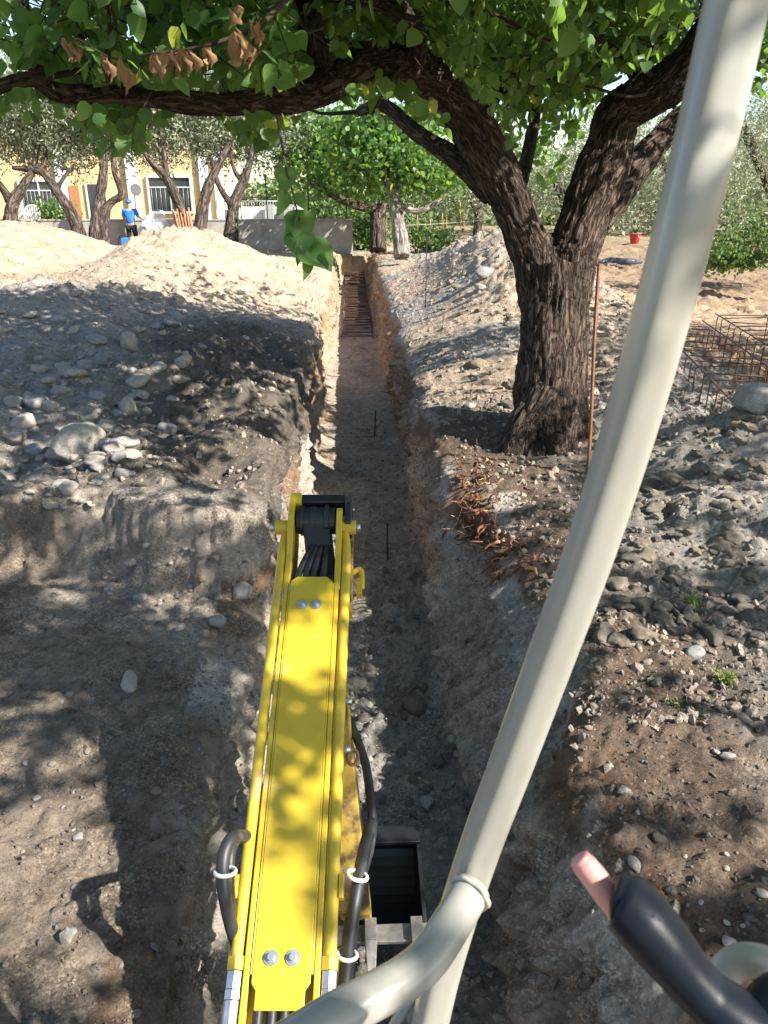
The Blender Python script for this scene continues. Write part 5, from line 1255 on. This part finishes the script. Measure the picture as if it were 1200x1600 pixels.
# ---- worker in blue holding a clear plastic sheet
WZ = 24.4; wb = A(211, 404, WZ); wb[2] = GZ(wb[0], wb[1]); ww = thing('person', wb, 'person in a blue shirt, black trousers and blue cap seen from behind', 'person')
sc = float(A(211, 312, WZ)[2] - wb[2]) / 1.80
def W(x, y, z): return wb + np.array([x, y, z]) * sc
def skin_mesh(name, joints, bones, mat, parent, root=0):
    me = bpy.data.meshes.new(name); me.from_pydata([tuple(map(float, W(*j[:3]))) for j in joints], bones, [])
    o = bpy.data.objects.new('tmp_skin', me); COL.objects.link(o); md = o.modifiers.new('s', 'SKIN'); md.use_smooth_shade = True; o.modifiers.new('u', 'SUBSURF').levels = 2
    for i, j in enumerate(joints):
        sv = me.skin_vertices[0].data[i]; r = j[3]; sv.radius = (r * sc, (j[4] if len(j) > 4 else r) * sc); sv.use_root = (i == root)
    dg = bpy.context.evaluated_depsgraph_get(); m2 = bpy.data.meshes.new_from_object(o.evaluated_get(dg), depsgraph=dg); bpy.data.objects.remove(o); m2.name = name; m2.materials.clear()
    return link(name, m2, M[mat], parent)
J = [(0, 0, .98, .14, .10), (0, .0, 1.22, .14, .09), (0, .02, 1.44, .15, .09), (0, .02, 1.53, .055), (0, .03, 1.62, .07, .085), (0, .03, 1.74, .07, .085),
     (-.19, .02, 1.42, .055), (-.25, .0, 1.16, .042), (-.16, .2, 1.02, .034), (-.12, .29, 1.02, .03), (.19, .02, 1.42, .055), (.30, .10, 1.20, .042), (.38, .30, 1.14, .034), (.42, .38, 1.16, .03),
     (-.10, 0, .88, .09), (-.13, .02, .50, .06), (-.13, -.02, .09, .042), (-.14, .14, .04, .035), (.10, 0, .88, .09), (.14, .02, .50, .06), (.15, -.02, .09, .042), (.17, .14, .04, .035)]
BN = [(0, 1), (1, 2), (2, 3), (3, 4), (4, 5), (2, 6), (6, 7), (7, 8), (8, 9), (2, 10), (10, 11), (11, 12), (12, 13), (0, 14), (14, 15), (15, 16), (16, 17), (0, 18), (18, 19), (19, 20), (20, 21)]
skin_mesh('body', J, BN, 'skin', ww)
skin_mesh('shirt', [(0, 0, .92, .175, .13), (0, 0, 1.2, .18, .13), (0, .02, 1.43, .19, .13), (-.20, .02, 1.44, .095), (-.25, .01, 1.2, .075), (.20, .02, 1.44, .095), (.28, .08, 1.24, .075)], [(0, 1), (1, 2), (2, 3), (3, 4), (2, 5), (5, 6)], 'blueshirt', ww)
skin_mesh('trousers', [(0, 0, .94, .155, .115), (-.10, 0, .86, .11), (-.13, .02, .5, .085), (-.13, -.02, .1, .07), (.10, 0, .86, .11), (.14, .02, .5, .085), (.15, -.02, .1, .07)], [(0, 1), (1, 2), (2, 3), (0, 4), (4, 5), (5, 6)], 'trousers', ww)
m = MB(); c_ = W(0, .03, 1.73)
m.tube([c_ + np.array([0, 0, z_]) * sc for z_ in (-.03, .03, .075, .10)], np.array([.108, .105, .075, .01]) * sc, 16); m.box(W(0, .16, 1.71), .15 * sc, .12 * sc, .012 * sc); m.build('cap', M['blueshirt'], ww)
# clear plastic sheet
rng = np.random.default_rng(5); nu, nv = 26, 20; Vs = []; c_ = A(243, 362, WZ - .1)
for i in range(nu):
    for j in range(nv):
        u = i / (nu - 1) - .5; v = j / (nv - 1) - .5
        x = u * 1.05 * (1 - .35 * (v + .5) ** 2) ; z = v * 1.0 + .16 * math.sin(u * 3 + .8) ; Vs.append(c_ + np.array([x, .25 * math.sin(u * 7 + v * 3) * .5 + .10 * math.sin(v * 9 + u * 4), z]))
Vs = np.array(Vs); Vs[:, 1] += .06 * fbm(Vs[:, 0] * 8, Vs[:, 2] * 8, 3, 5)
Fs = [(i * nv + j, (i + 1) * nv + j, (i + 1) * nv + j + 1, i * nv + j + 1) for i in range(nu - 1) for j in range(nv - 1)]
pm, nt_, bs_ = new_mat('clear_plastic_sheet'); bs_.inputs['Base Color'].default_value = (.62, .68, .78, 1); bs_.inputs['Roughness'].default_value = .18
tr_ = nt_.nodes.new('ShaderNodeBsdfTransparent'); mx_ = nt_.nodes.new('ShaderNodeMixShader')
nz_ = ramp(nt_, noise_node(nt_, 5, 5, .7, coords(nt_)).outputs['Fac'], [(.35, (.35,) * 3), (.65, (.75,) * 3)]); nt_.links.new(nz_.outputs['Color'], mx_.inputs[0]); nt_.links.new(tr_.outputs[0], mx_.inputs[1]); nt_.links.new(bs_.outputs[0], mx_.inputs[2]); nt_.links.new(mx_.outputs[0], nt_.nodes['Material Output'].inputs['Surface'])
M['sheet'] = pm
tag(link('plastic_sheet', pymesh('plastic_sheet', Vs, Fs), M['sheet']), 'bunch of clear bluish plastic sheet held by the person in blue', 'plastic sheet')
tb = A(202, 384, WZ - .9); tb[2] = max(GZ(tb[0], tb[1]), tb[2] - .2)
tx = thing('blue_case', tb, 'small blue tool case on the ground by the feet of the person', 'case')
m = MB(); m.box(tb + [0, 0, .2], .42, .3, .36); m.build('case_body', M['blueshirt'], tx, .03); m = MB(); m.tube(spline([tb + [-.24, -.1, .05], tb + [-.27, -.1, .3], tb + [-.2, -.1, .44], tb + [0, -.1, .45]], 4), .022, 8); m.build('case_handle', M['rubber'], tx)
